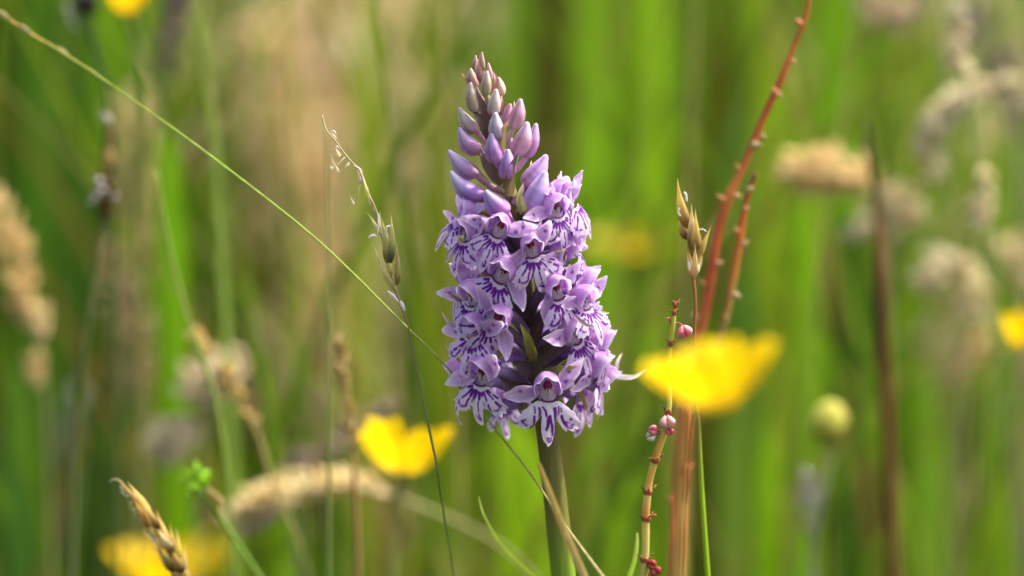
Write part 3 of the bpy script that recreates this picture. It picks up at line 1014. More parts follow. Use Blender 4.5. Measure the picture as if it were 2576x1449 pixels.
# -- small sharp sorrel stem with pink fruits
Y = -.004
t = stalk("pink_sorrel", "small sharp sorrel stem with ringed joints and pink fruits, between orchid and buttercup", "sorrel",
          [z1(414, 70) + (Y, 3.5), z1(404, 200) + (Y, 5.5), z1(392, 330) + (Y, 6), z1(372, 470) + (Y, 6), z1(356, 700) + (Y, 6), z1(364, 950) + (Y, 6.5), z1(350, 1085) + (Y, 7), z1(310, 1270) + (Y, 9),
           z1(265, 1400) + (Y, 9.5), zq(402, 330) + (Y, 9.5), zq(355, 500) + (Y, 9.5), zq(333, 640) + (Y, 10), zq(318, 800) + (Y, 10), zq(314, 930) + (Y, 10), zq(314, 1150) + (Y, 9.5), zq(306, 1290) + (Y, 9.5), zq(290, 1449) + (Y, 11), (1612, 1560, Y, 11)],
          [(0, (.28, .06, .04)), (.04, (.50, .50, .08)), (.15, (.52, .52, .07)), (.3, (.62, .58, .14)), (.36, (.62, .52, .14)), (.42, (.62, .42, .08)), (.46, (.60, .30, .06)), (.49, (.64, .52, .12)), (.55, (.62, .36, .07)),
           (.60, (.66, .55, .16)), (.66, (.62, .28, .07)), (.72, (.66, .56, .14)), (1, (.6, .55, .16))], n=14)
RB, RB2 = (.24, .05, .03), (.52, .16, .06)
for (cx, cy, w) in (z1(402, 185) + (13,), z1(372, 465) + (15,), z1(350, 1085) + (18,), zq(402, 335) + (23,), zq(330, 640) + (24,), zq(316, 900) + (24,), zq(304, 1300) + (24,), z1(412, 120) + (12,)):
    mb = MB()
    A, B = P(cx, cy + 6, Y), P(cx + 1.5, cy - 7, Y)
    s = smooth([tuple(A), tuple(A.lerp(B, .5)), tuple(B)], 3)
    k = len(s)
    mb.tube([tuple(q) for q in s], [S(w * .5) * float(np.interp(i / (k - 1), [0, .5, 1], [.84, 1.05, 1.0])) for i in range(k)], grad([(0, RB2), (.6, RB), (1, RB2)], k), n=12, cap=False)
    for q in range(7):
        a = random.uniform(0, 6.28)
        o = Vector((math.cos(a), math.sin(a), 0)) * S(w * .5)
        e = B + o * random.uniform(1.3, 2.1) + Vector((0, 0, random.uniform(-.2, .9) * S(14)))
        mb.tube([tuple(B + o * .9), tuple((B + o * 1.1).lerp(e, .5) + Vector((0, 0, S(3)))), tuple(e)], [S(2.2), S(1.8), S(.9)], jit(random.choice([RB, RB2, (.46, .26, .12)])), n=5)
    mb.build("joint_sheath", M_FRUIT, t)
PK, PK2, CRM = (.74, .15, .22), (.74, .40, .38), (.72, .68, .48)


def fruit(cx, cy, rpx, ang, ca, cb, stalkto=None, lobes=3):
    mb = MB()
    c = P(cx, cy, Y - .001)
    ca_, sa = math.cos(ang), math.sin(ang)
    ax = Vector((ca_, 0, sa))
    pr = Vector((-sa, 0, ca_))
    for k in range(lobes):
        a = 2 * math.pi * k / lobes + .6
        off = (pr * math.cos(a) + Vector((0, -1, 0)) * math.sin(a)) * S(rpx * .42)
        A, B = c - ax * S(rpx) + off * .5, c + ax * S(rpx) + off * .6
        rows, cr = [], []
        for i in range(11):
            v = i / 10
            row, c2 = [], []
            r = S(rpx * .62) * math.sin(math.pi * min(.999, max(.001, v))) ** .6
            for j in range(12):
                th = 2 * math.pi * j / 12
                q = A.lerp(B, v) + off * math.sin(math.pi * v) + pr * r * math.cos(th) + Vector((0, -1, 0)) * r * math.sin(th)
                row.append(tuple(q))
                c2.append(mixc(ca, cb, .5 + .5 * math.sin(th * 1.0 + k * 2.1 + v * 3)))
            rows.append(row)
            cr.append(c2)
        mb.grid(rows, cr, True)
    if stalkto:
        s = smooth([tuple(c - ax * S(rpx * .8)), tuple(P((cx + stalkto[0]) / 2 - 2, min(cy, stalkto[1]) - 1, Y)), tuple(P(stalkto[0], stalkto[1], Y))], 4)
        mb.tube([tuple(q) for q in s], S(2.4), (.46, .12, .10), n=6)
    mb.build("fruit", M_FRUIT, t)


fruit(1723, 834, 17, math.radians(-70), PK, PK2, z1(410, 275))
fruit(1679, 1062, 18, math.radians(-80), PK2, (.56, .36, .32), z1(350, 1090))
fruit(1686, 1086, 9, math.radians(-60), PK, (.5, .08, .14), z1(345, 1200))
fruit(1643, 1082, 12, math.radians(165), PK, (.62, .34, .36), z1(300, 1270))
fruit(1637, 1098, 12, math.radians(200), CRM, (.60, .56, .46), z1(300, 1275), 2)
fruit(1640, 1420, 12, math.radians(-20), (.46, .08, .05), (.36, .05, .04), (1624, 1412))
fruit(1650, 1436, 13, math.radians(-50), (.48, .10, .06), (.34, .05, .04), (1626, 1416))
fruit(1640, 1446, 9, math.radians(-80), (.48, .16, .08), (.38, .06, .04), (1624, 1420))
fruit(1679, 802, 4, math.radians(150), RB2, PK, z1(392, 340))

# -- thin green blades low beside the stems
def blade(name, label, rows, stops, lean=(0, 0), nrm=(0, -1, 0), group=None, keel=.2, m=None, cat="grass blade"):
    pts, rad = path(rows, 4, True, lean)
    mb = MB()
    mb.ribbon(pts, [r * 2 for r in rad], grad(stops, len(pts)), nrm=nrm, keel=keel, na=5)
    o = mb.build(name, m or M_BLADE)
    return tag(o, label, cat, group, "thing")


blade("grass_leaf", "short thin pale green blade curving down just left of the orchid's stem",
      [(1204, 1249, .002, 1.5), (1213, 1285, .002, 3), (1232, 1325, .001, 4), (1262, 1372, 0, 6.5), (1300, 1412, 0, 7), (1345, 1452, 0, 7), (1400, 1500, 0, 7)],
      [(0, (.44, .50, .10)), (.3, (.46, .56, .06)), (1, (.34, .48, .02))], (.02, 0))
blade("grass_leaf", "tiny pointed pale leaf tip at the bottom edge beside the ringed sorrel stem",
      [(1603, 1340, -.002, 2.5), (1602, 1370, -.002, 5), (1596, 1410, -.002, 6), (1583, 1452, -.002, 7), (1572, 1500, -.002, 8)],
      [(0, (.48, .54, .14)), (.4, (.40, .56, .06)), (1, (.3, .46, .03))])
stalk("grass_stalk", "straight thin light green grass stem standing upright far left of the orchid, nearly sharp", "grass stem",
      [(812, 290, .05, 1.5), (822, 360, .05, 2.6), (826, 600, .05, 3.4), (828, 900, .05, 3.8), (827, 1200, .05, 4.4), (826, 1449, .05, 5), (824, 1560, .05, 5)],
      [(0, (.36, .33, .14)), (.2, (.30, .30, .12)), (.5, (.24, .30, .08)), (.75, (.18, .32, .06)), (1, (.16, .3, .05))])
blade("grass_leaf", "soft light green blade rising straight to the top edge beside the tan seed heads",
      [(492, -40, .13, 7), (512, 120, .13, 9), (535, 300, .13, 9), (552, 500, .13, 10), (562, 700, .13, 11), (572, 880, .13, 11), (585, 1150, .13, 12), (592, 1449, .13, 12), (594, 1560, .13, 12)],
      [(0, (.24, .30, .06)), (.5, (.22, .34, .05)), (1, (.18, .32, .04))])
stalk("grass_stalk", "fine green stem bending left across the bright blade in the left half", "grass stem",
      [(392, 430, .07, 4), (410, 540, .07, 5), (440, 690, .07, 5), (480, 820, .07, 5.5), (520, 930, .07, 6), (560, 1100, .07, 6), (590, 1449, .07, 6), (595, 1560, .07, 6)],
      [(0, (.3, .36, .08)), (1, (.22, .34, .05))])

# -- golden spikelet in the lower left corner
def z5(x, y):
    return 254.9 + x * .1898, 1174 + y * .1898


Y = .014
t = stalk("vernal_grass_stalk", "golden brown hairy grass spike leaning into the lower left corner of the meadow view", "grass",
          [z5(250, 200) + (Y, 3), z5(480, 480) + (Y, 5), z5(700, 800) + (Y, 6), z5(880, 1100) + (Y, 6.5), z5(1080, 1449) + (Y, 7), (478, 1500, Y, 7), (500, 1600, Y, 7)],
          [(0, (.4, .28, .1)), (1, (.34, .25, .08))], (.02, 0))
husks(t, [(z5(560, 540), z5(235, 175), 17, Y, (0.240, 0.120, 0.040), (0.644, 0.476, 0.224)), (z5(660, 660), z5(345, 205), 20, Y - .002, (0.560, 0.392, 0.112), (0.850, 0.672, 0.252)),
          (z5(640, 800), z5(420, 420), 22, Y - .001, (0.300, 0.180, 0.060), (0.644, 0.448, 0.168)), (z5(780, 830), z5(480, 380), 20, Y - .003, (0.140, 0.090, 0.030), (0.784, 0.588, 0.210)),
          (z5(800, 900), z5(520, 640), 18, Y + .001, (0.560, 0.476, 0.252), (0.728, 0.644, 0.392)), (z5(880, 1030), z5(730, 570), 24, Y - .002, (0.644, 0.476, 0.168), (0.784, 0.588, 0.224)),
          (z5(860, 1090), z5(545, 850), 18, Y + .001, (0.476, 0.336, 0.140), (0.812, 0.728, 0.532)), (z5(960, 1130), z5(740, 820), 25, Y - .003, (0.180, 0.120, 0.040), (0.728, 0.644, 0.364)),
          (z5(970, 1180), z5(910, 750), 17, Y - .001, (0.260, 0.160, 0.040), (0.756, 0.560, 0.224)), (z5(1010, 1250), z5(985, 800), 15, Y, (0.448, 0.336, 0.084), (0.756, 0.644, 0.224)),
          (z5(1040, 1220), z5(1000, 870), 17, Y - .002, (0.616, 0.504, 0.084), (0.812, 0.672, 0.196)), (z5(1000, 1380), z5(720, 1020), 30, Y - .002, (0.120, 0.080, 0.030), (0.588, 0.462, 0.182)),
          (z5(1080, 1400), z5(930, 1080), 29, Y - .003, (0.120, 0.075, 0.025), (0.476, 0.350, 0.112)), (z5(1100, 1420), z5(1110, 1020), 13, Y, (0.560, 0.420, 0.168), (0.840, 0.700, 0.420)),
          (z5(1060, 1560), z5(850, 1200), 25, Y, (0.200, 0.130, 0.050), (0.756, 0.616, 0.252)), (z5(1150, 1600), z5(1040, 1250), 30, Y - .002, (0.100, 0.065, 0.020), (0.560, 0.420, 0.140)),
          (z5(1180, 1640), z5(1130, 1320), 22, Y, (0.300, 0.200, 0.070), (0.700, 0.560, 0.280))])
mb = MB()
for k in range(70):
    v = random.random()
    x, y = lerp(280, 960, v), lerp(270, 1449, v)
    x += random.uniform(-30, 10)
    A = P(*z5(x, y), Y - random.uniform(0, .003))
    B = P(*z5(x - random.uniform(20, 50), y - random.uniform(-15, 35)), Y - .001)
    mb.tube([tuple(A), tuple(B)], [S(.8), S(.35)], (.62, .56, .44), n=4)
awn = smooth([tuple(P(*z5(*q), Y)) for q in ((265, 225), (235, 180), (170, 165), (100, 205))], 4)
mb.tube([tuple(q) for q in awn], [S(2.4 - 1.6 * i / len(awn)) for i in range(len(awn))], (.58, .52, .36), n=5)
mb.build("awn_hairs", M_DRY, t)

# -- bright green bud
Y = .05
t = stalk("sedge", "small bright green prickly flower head on a thin bent stem, lower left", "sedge",
          [(500, 1235, Y, 4), (545, 1290, Y, 5), (600, 1370, Y, 5.5), (655, 1455, Y, 6), (720, 1560, Y, 6)], [(0, (.22, .34, .05)), (1, (.16, .32, .04))], (.03, 0))
mb = MB()
c = P(495, 1208, Y)
for k in range(46):
    u, a = random.uniform(-1, 1), random.uniform(0, 6.28)
    d = Vector((math.sqrt(1 - u * u) * math.cos(a), math.sqrt(1 - u * u) * math.sin(a), u))
    q_ = random.uniform(.8, 1.25)
    mb.spindle(c + d * S(10), c + Vector((d.x * S(46) * q_, d.y * S(46) * q_, d.z * S(52) * q_)), S(11), jit(random.choice([(.34, .58, .03), (.50, .70, .10), (.22, .44, .02)]), .2), n=6, m=6)
mb.build("flower_head", M_BLADE, t)
mb = MB()
for (x, y) in ((545, 1252), (532, 1240), (556, 1262)):
    mb.spindle(P(x - 14, y - 14, Y), P(x + 10, y + 16, Y), S(18), (.46, .36, .16), n=8, m=8)
mb.build("bract_scale", M_DRY, t)

# ================================================================== buttercups
YEL, YEL2, YELD = (.88, .60, .004), (.90, .64, .004), (.80, .48, .004)


def buttercup(label, cx, cy, y, wpx, hpx, tilt=0.0, cup=.6, stem=None, stemcol=(.22, .28, .07), stemr=6, col=YEL, seed=1, group="buttercups", yaw=0.0, gaps=0.0, np_=5, lean=(0, 0), nod=0.0, lifts=None):
    """five broad overlapping petals round a head of stamens; wpx across, hpx deep from rim to base"""
    r = random.Random(seed)
    stem = stem or [(cx, cy + hpx * .6), (cx + 10, cy + 400)]
    rows = [(cx + math.sin(tilt) * hpx * .35, cy + hpx * .36, y, stemr)] + [(a, b, y, stemr) for a, b in stem]
    t = stalk("buttercup", label, "buttercup", rows, [(0, (.3, .3, .06)), (.2, stemcol), (1, (.16, .26, .05))], lean, group=group)
    o = P(cx, cy, y)
    Rm, H = S(wpx * .5, y), S(hpx, y)
    ca, sa, cn, sn = math.cos(tilt), math.sin(tilt), math.cos(nod), math.sin(nod)
    for k in range(np_):
        a0 = yaw + 2 * math.pi * k / np_
        half = math.pi / np_ * (1.16 - gaps)
        rows_, cr = [], []
        kz = r.uniform(-.1, .14) + (lifts[k] if lifts else 0)
        for j in range(14):
            v = j / 13
            row, c2 = [], []
            for i in range(13):
                e = -1 + 2 * i / 12
                wd = float(np.interp(v, [0, .15, .5, .8, 1], [.35, .6, 1, 1.0, .72]))
                notch = 1 - .07 * v * (math.cos(e * math.pi * 1.5) * .5 + .5) * (abs(e) < .4) - .16 * abs(e) ** 3 * v
                a = a0 + e * half * wd
                rad = Rm * (v ** .8) * notch
                z = H * (-.5 + cup * 1.0 * v ** 1.7 + (1 - cup) * .8 * v) + kz * H * v * v + .04 * H * math.sin(e * 5 + k) * v
                q = Vector((rad * math.cos(a), rad * math.sin(a), z))
                q = Vector((q.x * ca + q.z * sa, q.y, -q.x * sa + q.z * ca))
                q = Vector((q.x, q.y * cn + q.z * -sn, q.z * cn + q.y * sn))
                row.append(tuple(o + q + Vector((0, 0, (.0003 * (k % 2))))))
                c2.append(mixc(YELD, col, v * 1.6))
            rows_.append(row)
            cr.append(c2)
        mb = MB()
        mb.grid(rows_, cr)
        mb.build("petal", M_YELLOW, t)
    mb = MB()
    for k in range(36):
        a, q = r.uniform(0, 6.28), r.uniform(.1, 1) ** .6
        b = Vector((math.cos(a) * q * Rm * .12, math.sin(a) * q * Rm * .12, -.45 * H))
        e = Vector((math.cos(a) * q * Rm * .34, math.sin(a) * q * Rm * .34, -.45 * H + Rm * (.42 - .18 * q)))
        b2 = [Vector((w.x * ca + w.z * sa, w.y, -w.x * sa + w.z * ca)) + o for w in (b, b.lerp(e, .7), e)]
        mb.tube([tuple(w) for w in b2], [Rm * .012, Rm * .014, Rm * .03], (.66, .44, .02), n=5)
    mb.build("stamens", M_YELLOW, t)
    mb = MB()
    for k in range(5):
        a = yaw + .6 + 2 * math.pi * k / 5
        pts = []
        for v in (0, .33, .66, 1):
            w = Vector((math.cos(a) * Rm * .5 * v, math.sin(a) * Rm * .5 * v, H * (-.54 + .22 * v)))
            pts.append(tuple(Vector((w.x * ca + w.z * sa, w.y, -w.x * sa + w.z * ca)) + o))
        s = smooth(pts, 3)
        mb.ribbon([tuple(q) for q in s], [Rm * .26 * math.sin(math.pi * (.25 + .74 * i / (len(s) - 1))) for i in range(len(s))], (.34, .36, .05), nrm=(math.cos(a), math.sin(a), -.6))
    mb.build("sepals", M_BLADE, t)
    return t


buttercup("large blurred yellow buttercup in front of the red sorrel stem, right of the orchid", 1797, 950, -.14, 362, 172, math.radians(-12), .42,
          [(1740, 1080), (1722, 1200), (1710, 1449), (1706, 1600)], (.42, .34, .09), 10, YEL2, 3, yaw=.3, nod=math.radians(-3))
buttercup("yellow buttercup with two raised petals behind the orchid, lower middle", 1020, 1134, .095, 250, 124, 0, .95,
          [(1010, 1215), (995, 1300), (985, 1449), (980, 1560)], (.28, .26, .08), 12, YEL2, 8, yaw=math.radians(18), gaps=.1, nod=math.radians(-8), lifts=[.02, -.85, 0, .08, .05])
buttercup("blurred yellow buttercup cut by the bottom edge behind the golden grass spike", 408, 1432, .19, 290, 130, 0, .7, [(412, 1520), (415, 1700)], seed=4, yaw=.9)
buttercup("blurred yellow buttercup cut off by the top edge near the dark head", 318, -6, .16, 130, 80, math.radians(8), .6, [(330, 60), (345, 160), (350, 420), (345, 900), (340, 1449)], (.12, .16, .05), 6, seed=5)
buttercup("yellow buttercup cut off by the right edge", 2566, 835, .14, 100, 84, 0, .7, [(2555, 900), (2545, 1100), (2560, 1449), (2565, 1600)], (.26, .3, .06), 6, seed=6)
buttercup("distant olive yellow buttercup smeared behind the orchid's right side", 1592, 618, .33, 290, 46, 0, .3, [(1600, 700), (1606, 1000), (1612, 1449)], seed=7, col=(.46, .38, .02))
buttercup("distant dull yellow buttercup low at the left behind the pale grass", 110, 1128, .3, 120, 100, 0, .5, [(112, 1230), (120, 1449)], seed=9, col=(.70, .48, .03))
buttercup("faint yellow flower far behind the pale seed head, lower left", 300, 1168, .38, 220, 70, 0, .3, [(305, 1250), (310, 1449)], seed=10, col=(.62, .50, .04))
buttercup("small yellow flower far back beside the lower left grass spike", 560, 1390, .38, 130, 70, 0, .4, [(562, 1480), (565, 1700)], seed=12, col=(.76, .56, .03))

# ================================================================== seed heads and stalks behind
def head(t, axis, w, n, sz, cols, part="seed_head", seed=1, up=.5, m=None):
    """one soft panicle of n small husks spread along axis rows (px, py, y)"""
    r = random.Random(seed)
    s = smooth([tuple(P(*a)) for a in axis], 6)
    s = [Vector(q) for q in s]
    mb = MB()
    k = len(s)
    y0 = axis[0][2]
    mb.tube(s, S(3, y0), cols[0], n=5)
    for i in range(int(n * .72)):
        v = r.random()
        q = v * (k - 1)
        a = int(min(q, k - 2))
        p = s[a].lerp(s[a + 1], q - a)
        tn = (s[a + 1] - s[a]).normalized()
        env = math.sin(math.pi * (.12 + .8 * v)) ** .7
        an = r.uniform(0, 6.28)
        o = tn.orthogonal().normalized()
        o = (o * math.cos(an) + tn.cross(o) * math.sin(an)) * S(w * .5, y0) * env * math.sqrt(r.random())
        b = p + o
        d = (tn * up * (-1) + o.normalized() * .5 + Vector((0, 0, r.uniform(-.3, .5)))).normalized()
        L = S(sz * r.uniform(.7, 1.3), y0)
        mb.spindle(b - d * L * .5, b + d * L * .5, L * .34, jit(r.choice(cols), .15), n=6, m=6)
        if r.random() < .5:
            mb.tube([tuple(p), tuple(b)], S(1.2, y0), cols[0], n=4)
    mb.build(part, m or M_DRY, t)


BE = [(.76, .63, .30), (.80, .67, .34), (.70, .54, .27), (.76, .60, .34)]
PB = [(.72, .62, .34), (.76, .68, .42), (.70, .55, .34), (.78, .72, .48)]
TN = [(.58, .44, .17), (.62, .50, .22), (.52, .36, .12)]
GY = [(.72, .64, .42), (.76, .68, .46), (.66, .56, .38), (.74, .68, .46)]
FOG = "soft meadow grass seed heads behind the orchid"

Y = .16
t = stalk("fog_grass_stalk", "pale grass with a fat beige tuft pointing left and drooping tufts below, right side", "grass",
          [(2215, 470, Y, 4), (2230, 640, Y, 4), (2236, 900, Y, 5), (2240, 1449, Y, 5), (2242, 1600, Y, 5)], [(0, (.4, .34, .2)), (1, (.24, .26, .08))], group=FOG)
head(t, [(1960, 432, Y), (2040, 425, Y), (2120, 430, Y), (2200, 470, Y)], 120, 190, 50, BE, seed=1)
head(t, [(2290, 560, Y), (2265, 510, Y), (2225, 480, Y)], 110, 70, 44, PB, seed=2)
head(t, [(2130, 590, Y), (2170, 560, Y), (2220, 500, Y)], 60, 40, 40, GY, seed=3)
Y = .16
t = stalk("fog_grass_stalk", "grey beige grass head nodding in an arch near the right edge", "grass",
          [(2490, 225, Y, 4), (2540, 290, Y, 4), (2560, 500, Y, 5), (2570, 900, Y, 5), (2575, 1449, Y, 5)], [(0, (.4, .34, .22)), (1, (.24, .26, .08))], group=FOG)
head(t, [(2345, 450, Y), (2345, 340, Y), (2385, 270, Y), (2450, 232, Y), (2560, 205, Y)], 76, 230, 46, GY, seed=4)
Y = .14
t = stalk("fog_grass_stalk", "thin grass stem with one small pale head half way up, right edge", "grass",
          [(2405, -30, Y, 4), (2422, 160, Y, 4), (2450, 330, Y, 4), (2475, 480, Y, 4), (2495, 700, Y, 4), (2520, 1000, Y, 4), (2556, 1449, Y, 4)], [(0, (.40, .38, .22)), (1, (.24, .30, .07))], group=FOG)
head(t, [(2455, 570, Y), (2468, 500, Y), (2475, 430, Y)], 72, 60, 38, PB, seed=5)
head(t, [(2420, 190, Y), (2410, 100, Y), (2402, 0, Y)], 60, 50, 40, GY, seed=6)
Y = .18
t = stalk("fog_grass_stalk", "pale grass carrying two rounded beige tufts at mid height, right side", "grass",
          [(2440, 640, Y, 4), (2430, 800, Y, 4), (2420, 1100, Y, 4), (2410, 1449, Y, 4)], [(0, (.4, .34, .22)), (1, (.24, .28, .08))], group=FOG)
head(t, [(2320, 730, Y), (2350, 680, Y), (2400, 640, Y)], 90, 60, 42, GY, seed=7)
head(t, [(2450, 800, Y), (2445, 740, Y), (2430, 660, Y)], 100, 80, 44, PB, seed=8)
Y = .19
t = stalk("fog_grass_stalk", "pinkish beige grass head hanging from the top edge, right side", "grass",
          [(2340, -60, Y, 4), (2372, 60, Y, 4), (2385, 400, Y, 4), (2392, 900, Y, 4), (2396, 1449, Y, 4)], [(0, (.44, .34, .24)), (1, (.24, .28, .08))], group=FOG)
head(t, [(2160, -20, Y), (2230, 30, Y), (2290, 30, Y), (2350, -50, Y)], 90, 90, 44, [(.58, .46, .32), (.60, .40, .32), (.56, .48, .36)], seed=9)
Y = .26
t = stalk("fog_grass_stalk", "greyish blurred grass plume in the upper right corner", "grass",
          [(2560, 300, Y, 4), (2574, 600, Y, 4), (2580, 1449, Y, 5)], [(0, (.34, .3, .2)), (1, (.22, .26, .08))], group=FOG)
head(t, [(2420, 20, Y), (2470, 80, Y), (2530, 180, Y), (2570, 330, Y)], 130, 150, 46, [(.34, .29, .23), (.38, .33, .27), (.28, .22, .19)], seed=10)
Y = .36
t = stalk("fog_grass_stalk", "broad faint beige plume behind the right edge, below the tufts", "grass",
          [(2440, 960, Y, 5), (2445, 1200, Y, 5), (2450, 1449, Y, 5)], [(0, (.36, .32, .18)), (1, (.22, .26, .08))], group=FOG)
head(t, [(2310, 920, Y), (2400, 890, Y), (2500, 880, Y), (2600, 900, Y)], 170, 190, 50, [(.40, .36, .20), (.44, .40, .24), (.34, .30, .16)], seed=11)
Y = .22
t = stalk("fog_grass_stalk", "pale feathery grass head touching the right edge just above the yellow flower", "grass",
          [(2570, 700, Y, 4), (2566, 1000, Y, 4), (2562, 1449, Y, 4)], [(0, (.4, .34, .22)), (1, (.24, .28, .08))], group=FOG)
head(t, [(2540, 600, Y), (2560, 660, Y), (2575, 740, Y)], 90, 70, 44, PB, seed=81)
Y = .24
t = stalk("fog_grass_stalk", "loose pale tuft of grass between the dead stalk and the two rounded tufts", "grass",
          [(2330, 520, Y, 4), (2345, 800, Y, 4), (2350, 1449, Y, 4)], [(0, (.4, .34, .22)), (1, (.24, .28, .08))], group=FOG)
head(t, [(2190, 590, Y), (2240, 540, Y), (2310, 510, Y)], 80, 60, 44, GY, seed=82)
Y = .25
t = stalk("fog_grass_stalk", "pale cream grass head beneath the two rounded tufts, right side", "grass",
          [(2500, 850, Y, 4), (2505, 1100, Y, 4), (2508, 1449, Y, 4)], [(0, (.4, .34, .22)), (1, (.24, .28, .08))], group=FOG)
head(t, [(2420, 960, Y), (2460, 900, Y), (2510, 840, Y)], 90, 60, 46, BE, seed=83)
Y = .15
t = stalk("fog_grass_stalk", "beige drooping grass panicle at the left edge in three soft lumps", "grass",
          [(5, 500, Y, 5), (60, 700, Y, 5), (105, 900, Y, 4), (120, 1100, Y, 4), (130, 1449, Y, 5)], [(0, (.42, .34, .2)), (1, (.24, .28, .08))], group=FOG)
head(t, [(-20, 480, Y), (15, 590, Y), (50, 720, Y), (85, 820, Y)], 100, 190, 50, BE, seed=12)
head(t, [(95, 770, Y), (97, 850, Y)], 62, 44, 40, PB, seed=13)
head(t, [(90, 890, Y), (92, 965, Y)], 62, 40, 40, BE, seed=14)
Y = .22
t = stalk("fog_grass_stalk", "wide soft tan grass panicle narrowing downward, left of the upright light blade", "grass",
          [(325, 690, Y, 4), (345, 900, Y, 4), (350, 1100, Y, 4), (352, 1449, Y, 4)], [(0, (.42, .3, .2)), (1, (.24, .28, .08))], group=FOG)
head(t, [(300, 620, Y), (320, 760, Y), (335, 860, Y), (345, 980, Y)], 170, 120, 50, [(.44, .36, .18), (.42, .32, .18), (.46, .34, .24)], seed=15)
Y = .09
t = stalk("fog_grass_stalk", "slender tan grass spike sloping down rightward from a small knob, left of centre", "grass",
          [(500, 845, Y, 4), (560, 930, Y, 4), (630, 1050, Y, 5), (660, 1130, Y, 5), (690, 1230, Y, 5), (740, 1340, Y, 5), (780, 1449, Y, 5)], [(0, (.46, .36, .16)), (.4, (.40, .3, .12)), (1, (.24, .32, .06))], (.02, 0), group=FOG)
head(t, [(485, 840, Y), (510, 865, Y), (530, 895, Y)], 48, 36, 36, TN, seed=16)
head(t, [(555, 915, Y), (595, 985, Y), (640, 1065, Y)], 44, 50, 38, TN, seed=17)
Y = .17
t = stalk("fog_grass_stalk", "two pinkish white soft tufts of grass low on the left, one above the other", "grass",
          [(540, 1000, Y, 4), (510, 1120, Y, 4), (500, 1300, Y, 4), (498, 1449, Y, 4)], [(0, (.42, .4, .3)), (1, (.22, .3, .08))], group=FOG)
head(t, [(460, 1000, Y), (530, 950, Y), (610, 900, Y)], 130, 170, 46, [(.68, .58, .38), (.72, .64, .44), (.64, .50, .36)], seed=18)
head(t, [(390, 1140, Y), (440, 1105, Y), (490, 1080, Y)], 120, 170, 46, [(.68, .62, .40), (.72, .68, .48), (.64, .52, .38)], seed=19)
Y = .12
t = stalk("fog_grass_stalk", "long straw-coloured grass head arching flat across the lower left, below the two-petalled buttercup", "grass",
          [(960, 1235, Y, 5), (1100, 1290, Y, 5), (1240, 1360, Y, 5), (1340, 1449, Y, 5), (1400, 1560, Y, 5)], [(0, (.48, .42, .22)), (.3, (.32, .32, .12)), (1, (.24, .30, .07))], (.02, 0), group=FOG)
head(t, [(560, 1315, Y), (640, 1268, Y), (740, 1225, Y), (850, 1212, Y), (960, 1230, Y)], 84, 260, 44, [(.82, .70, .40), (.86, .76, .48), (.76, .62, .32)], seed=20)
head(t, [(600, 1340, Y), (660, 1310, Y), (700, 1280, Y)], 50, 40, 36, [(.44, .30, .26), (.54, .42, .42)], seed=21)
Y = .065
t = stalk("fog_grass_stalk", "slim upright tan grass spike left of the two-petalled buttercup", "grass",
          [(850, 850, Y, 3), (872, 960, Y, 4), (885, 1100, Y, 4), (892, 1180, Y, 6), (897, 1300, Y, 7), (900, 1449, Y, 7), (901, 1560, Y, 7)], [(0, (.48, .34, .14)), (.35, (.40, .26, .1)), (.5, (.38, .2, .08)), (1, (.34, .22, .08))], group=FOG)
head(t, [(850, 850, Y), (860, 910, Y), (868, 960, Y)], 30, 26, 36, [(.50, .36, .14), (.46, .36, .16)], seed=22)
head(t, [(866, 970, Y), (880, 1040, Y), (888, 1120, Y)], 40, 34, 36, [(.48, .36, .14), (.42, .32, .14)], seed=23)
Y = .16
t = stalk("fog_grass_stalk", "dull pink grass head behind the slim tan spike, lower centre left", "grass",
          [(740, 1180, Y, 4), (745, 1300, Y, 4), (748, 1449, Y, 4)], [(0, (.4, .28, .24)), (1, (.22, .28, .08))], group=FOG)
head(t, [(715, 1190, Y), (780, 1150, Y), (860, 1110, Y), (1000, 1010, Y)], 60, 90, 40, [(.40, .30, .24), (.46, .34, .30), (.36, .28, .18)], seed=24)
# the pale tan stand of seeding grass left of the orchid, far enough back to melt together
k = 0
for (x, top, y, w, ln, lab) in ((700, 40, .42, 150, 420, "tall blurred tan grass plume near the top edge, left of centre"),
                                (830, -60, .5, 170, 500, "tall tan grass plume at the top edge behind the feathery oat head"),
                                (790, 420, .46, 170, 480, "brownish tan grass plume behind the diagonal grass stem"),
                                (920, 300, .6, 190, 560, "pinkish tan grass plume behind the feathery oat head, far back"),
                                (1010, 560, .55, 150, 420, "dull olive tan grass plume just left of the orchid, far back"),
                                (660, 300, .55, 150, 340, "faint beige grass plume beside the upright light blade, far back"),
                                (740, 760, .5, 190, 420, "grey tan grass plume above the arching straw head, far back"),
                                (350, 260, .4, 110, 420, "tan grass plume left of the bright green blade, far back"),
                                (900, 760, .62, 190, 420, "greyish grass plume behind the slim tan spike, far back")):
    k += 1
    rows = [(x + 15, top + ln * .9, y, 5), (x + 25, top + ln * 1.5, y, 5), (x + 30, max(1449, top + ln * 1.8), y, 5)]
    t = stalk("tall_grass_stalk", lab, "grass", rows, [(0, (.42, .34, .2)), (1, (.26, .26, .1))], group="blurred plumes of the tan grass stand")
    head(t, [(x - 20, top, y), (x, top + ln * .5, y), (x + 20, top + ln, y)], w, 110, 80, [(.74, .60, .32), (.78, .64, .38), (.74, .55, .36), (.66, .56, .28)], seed=40 + k)

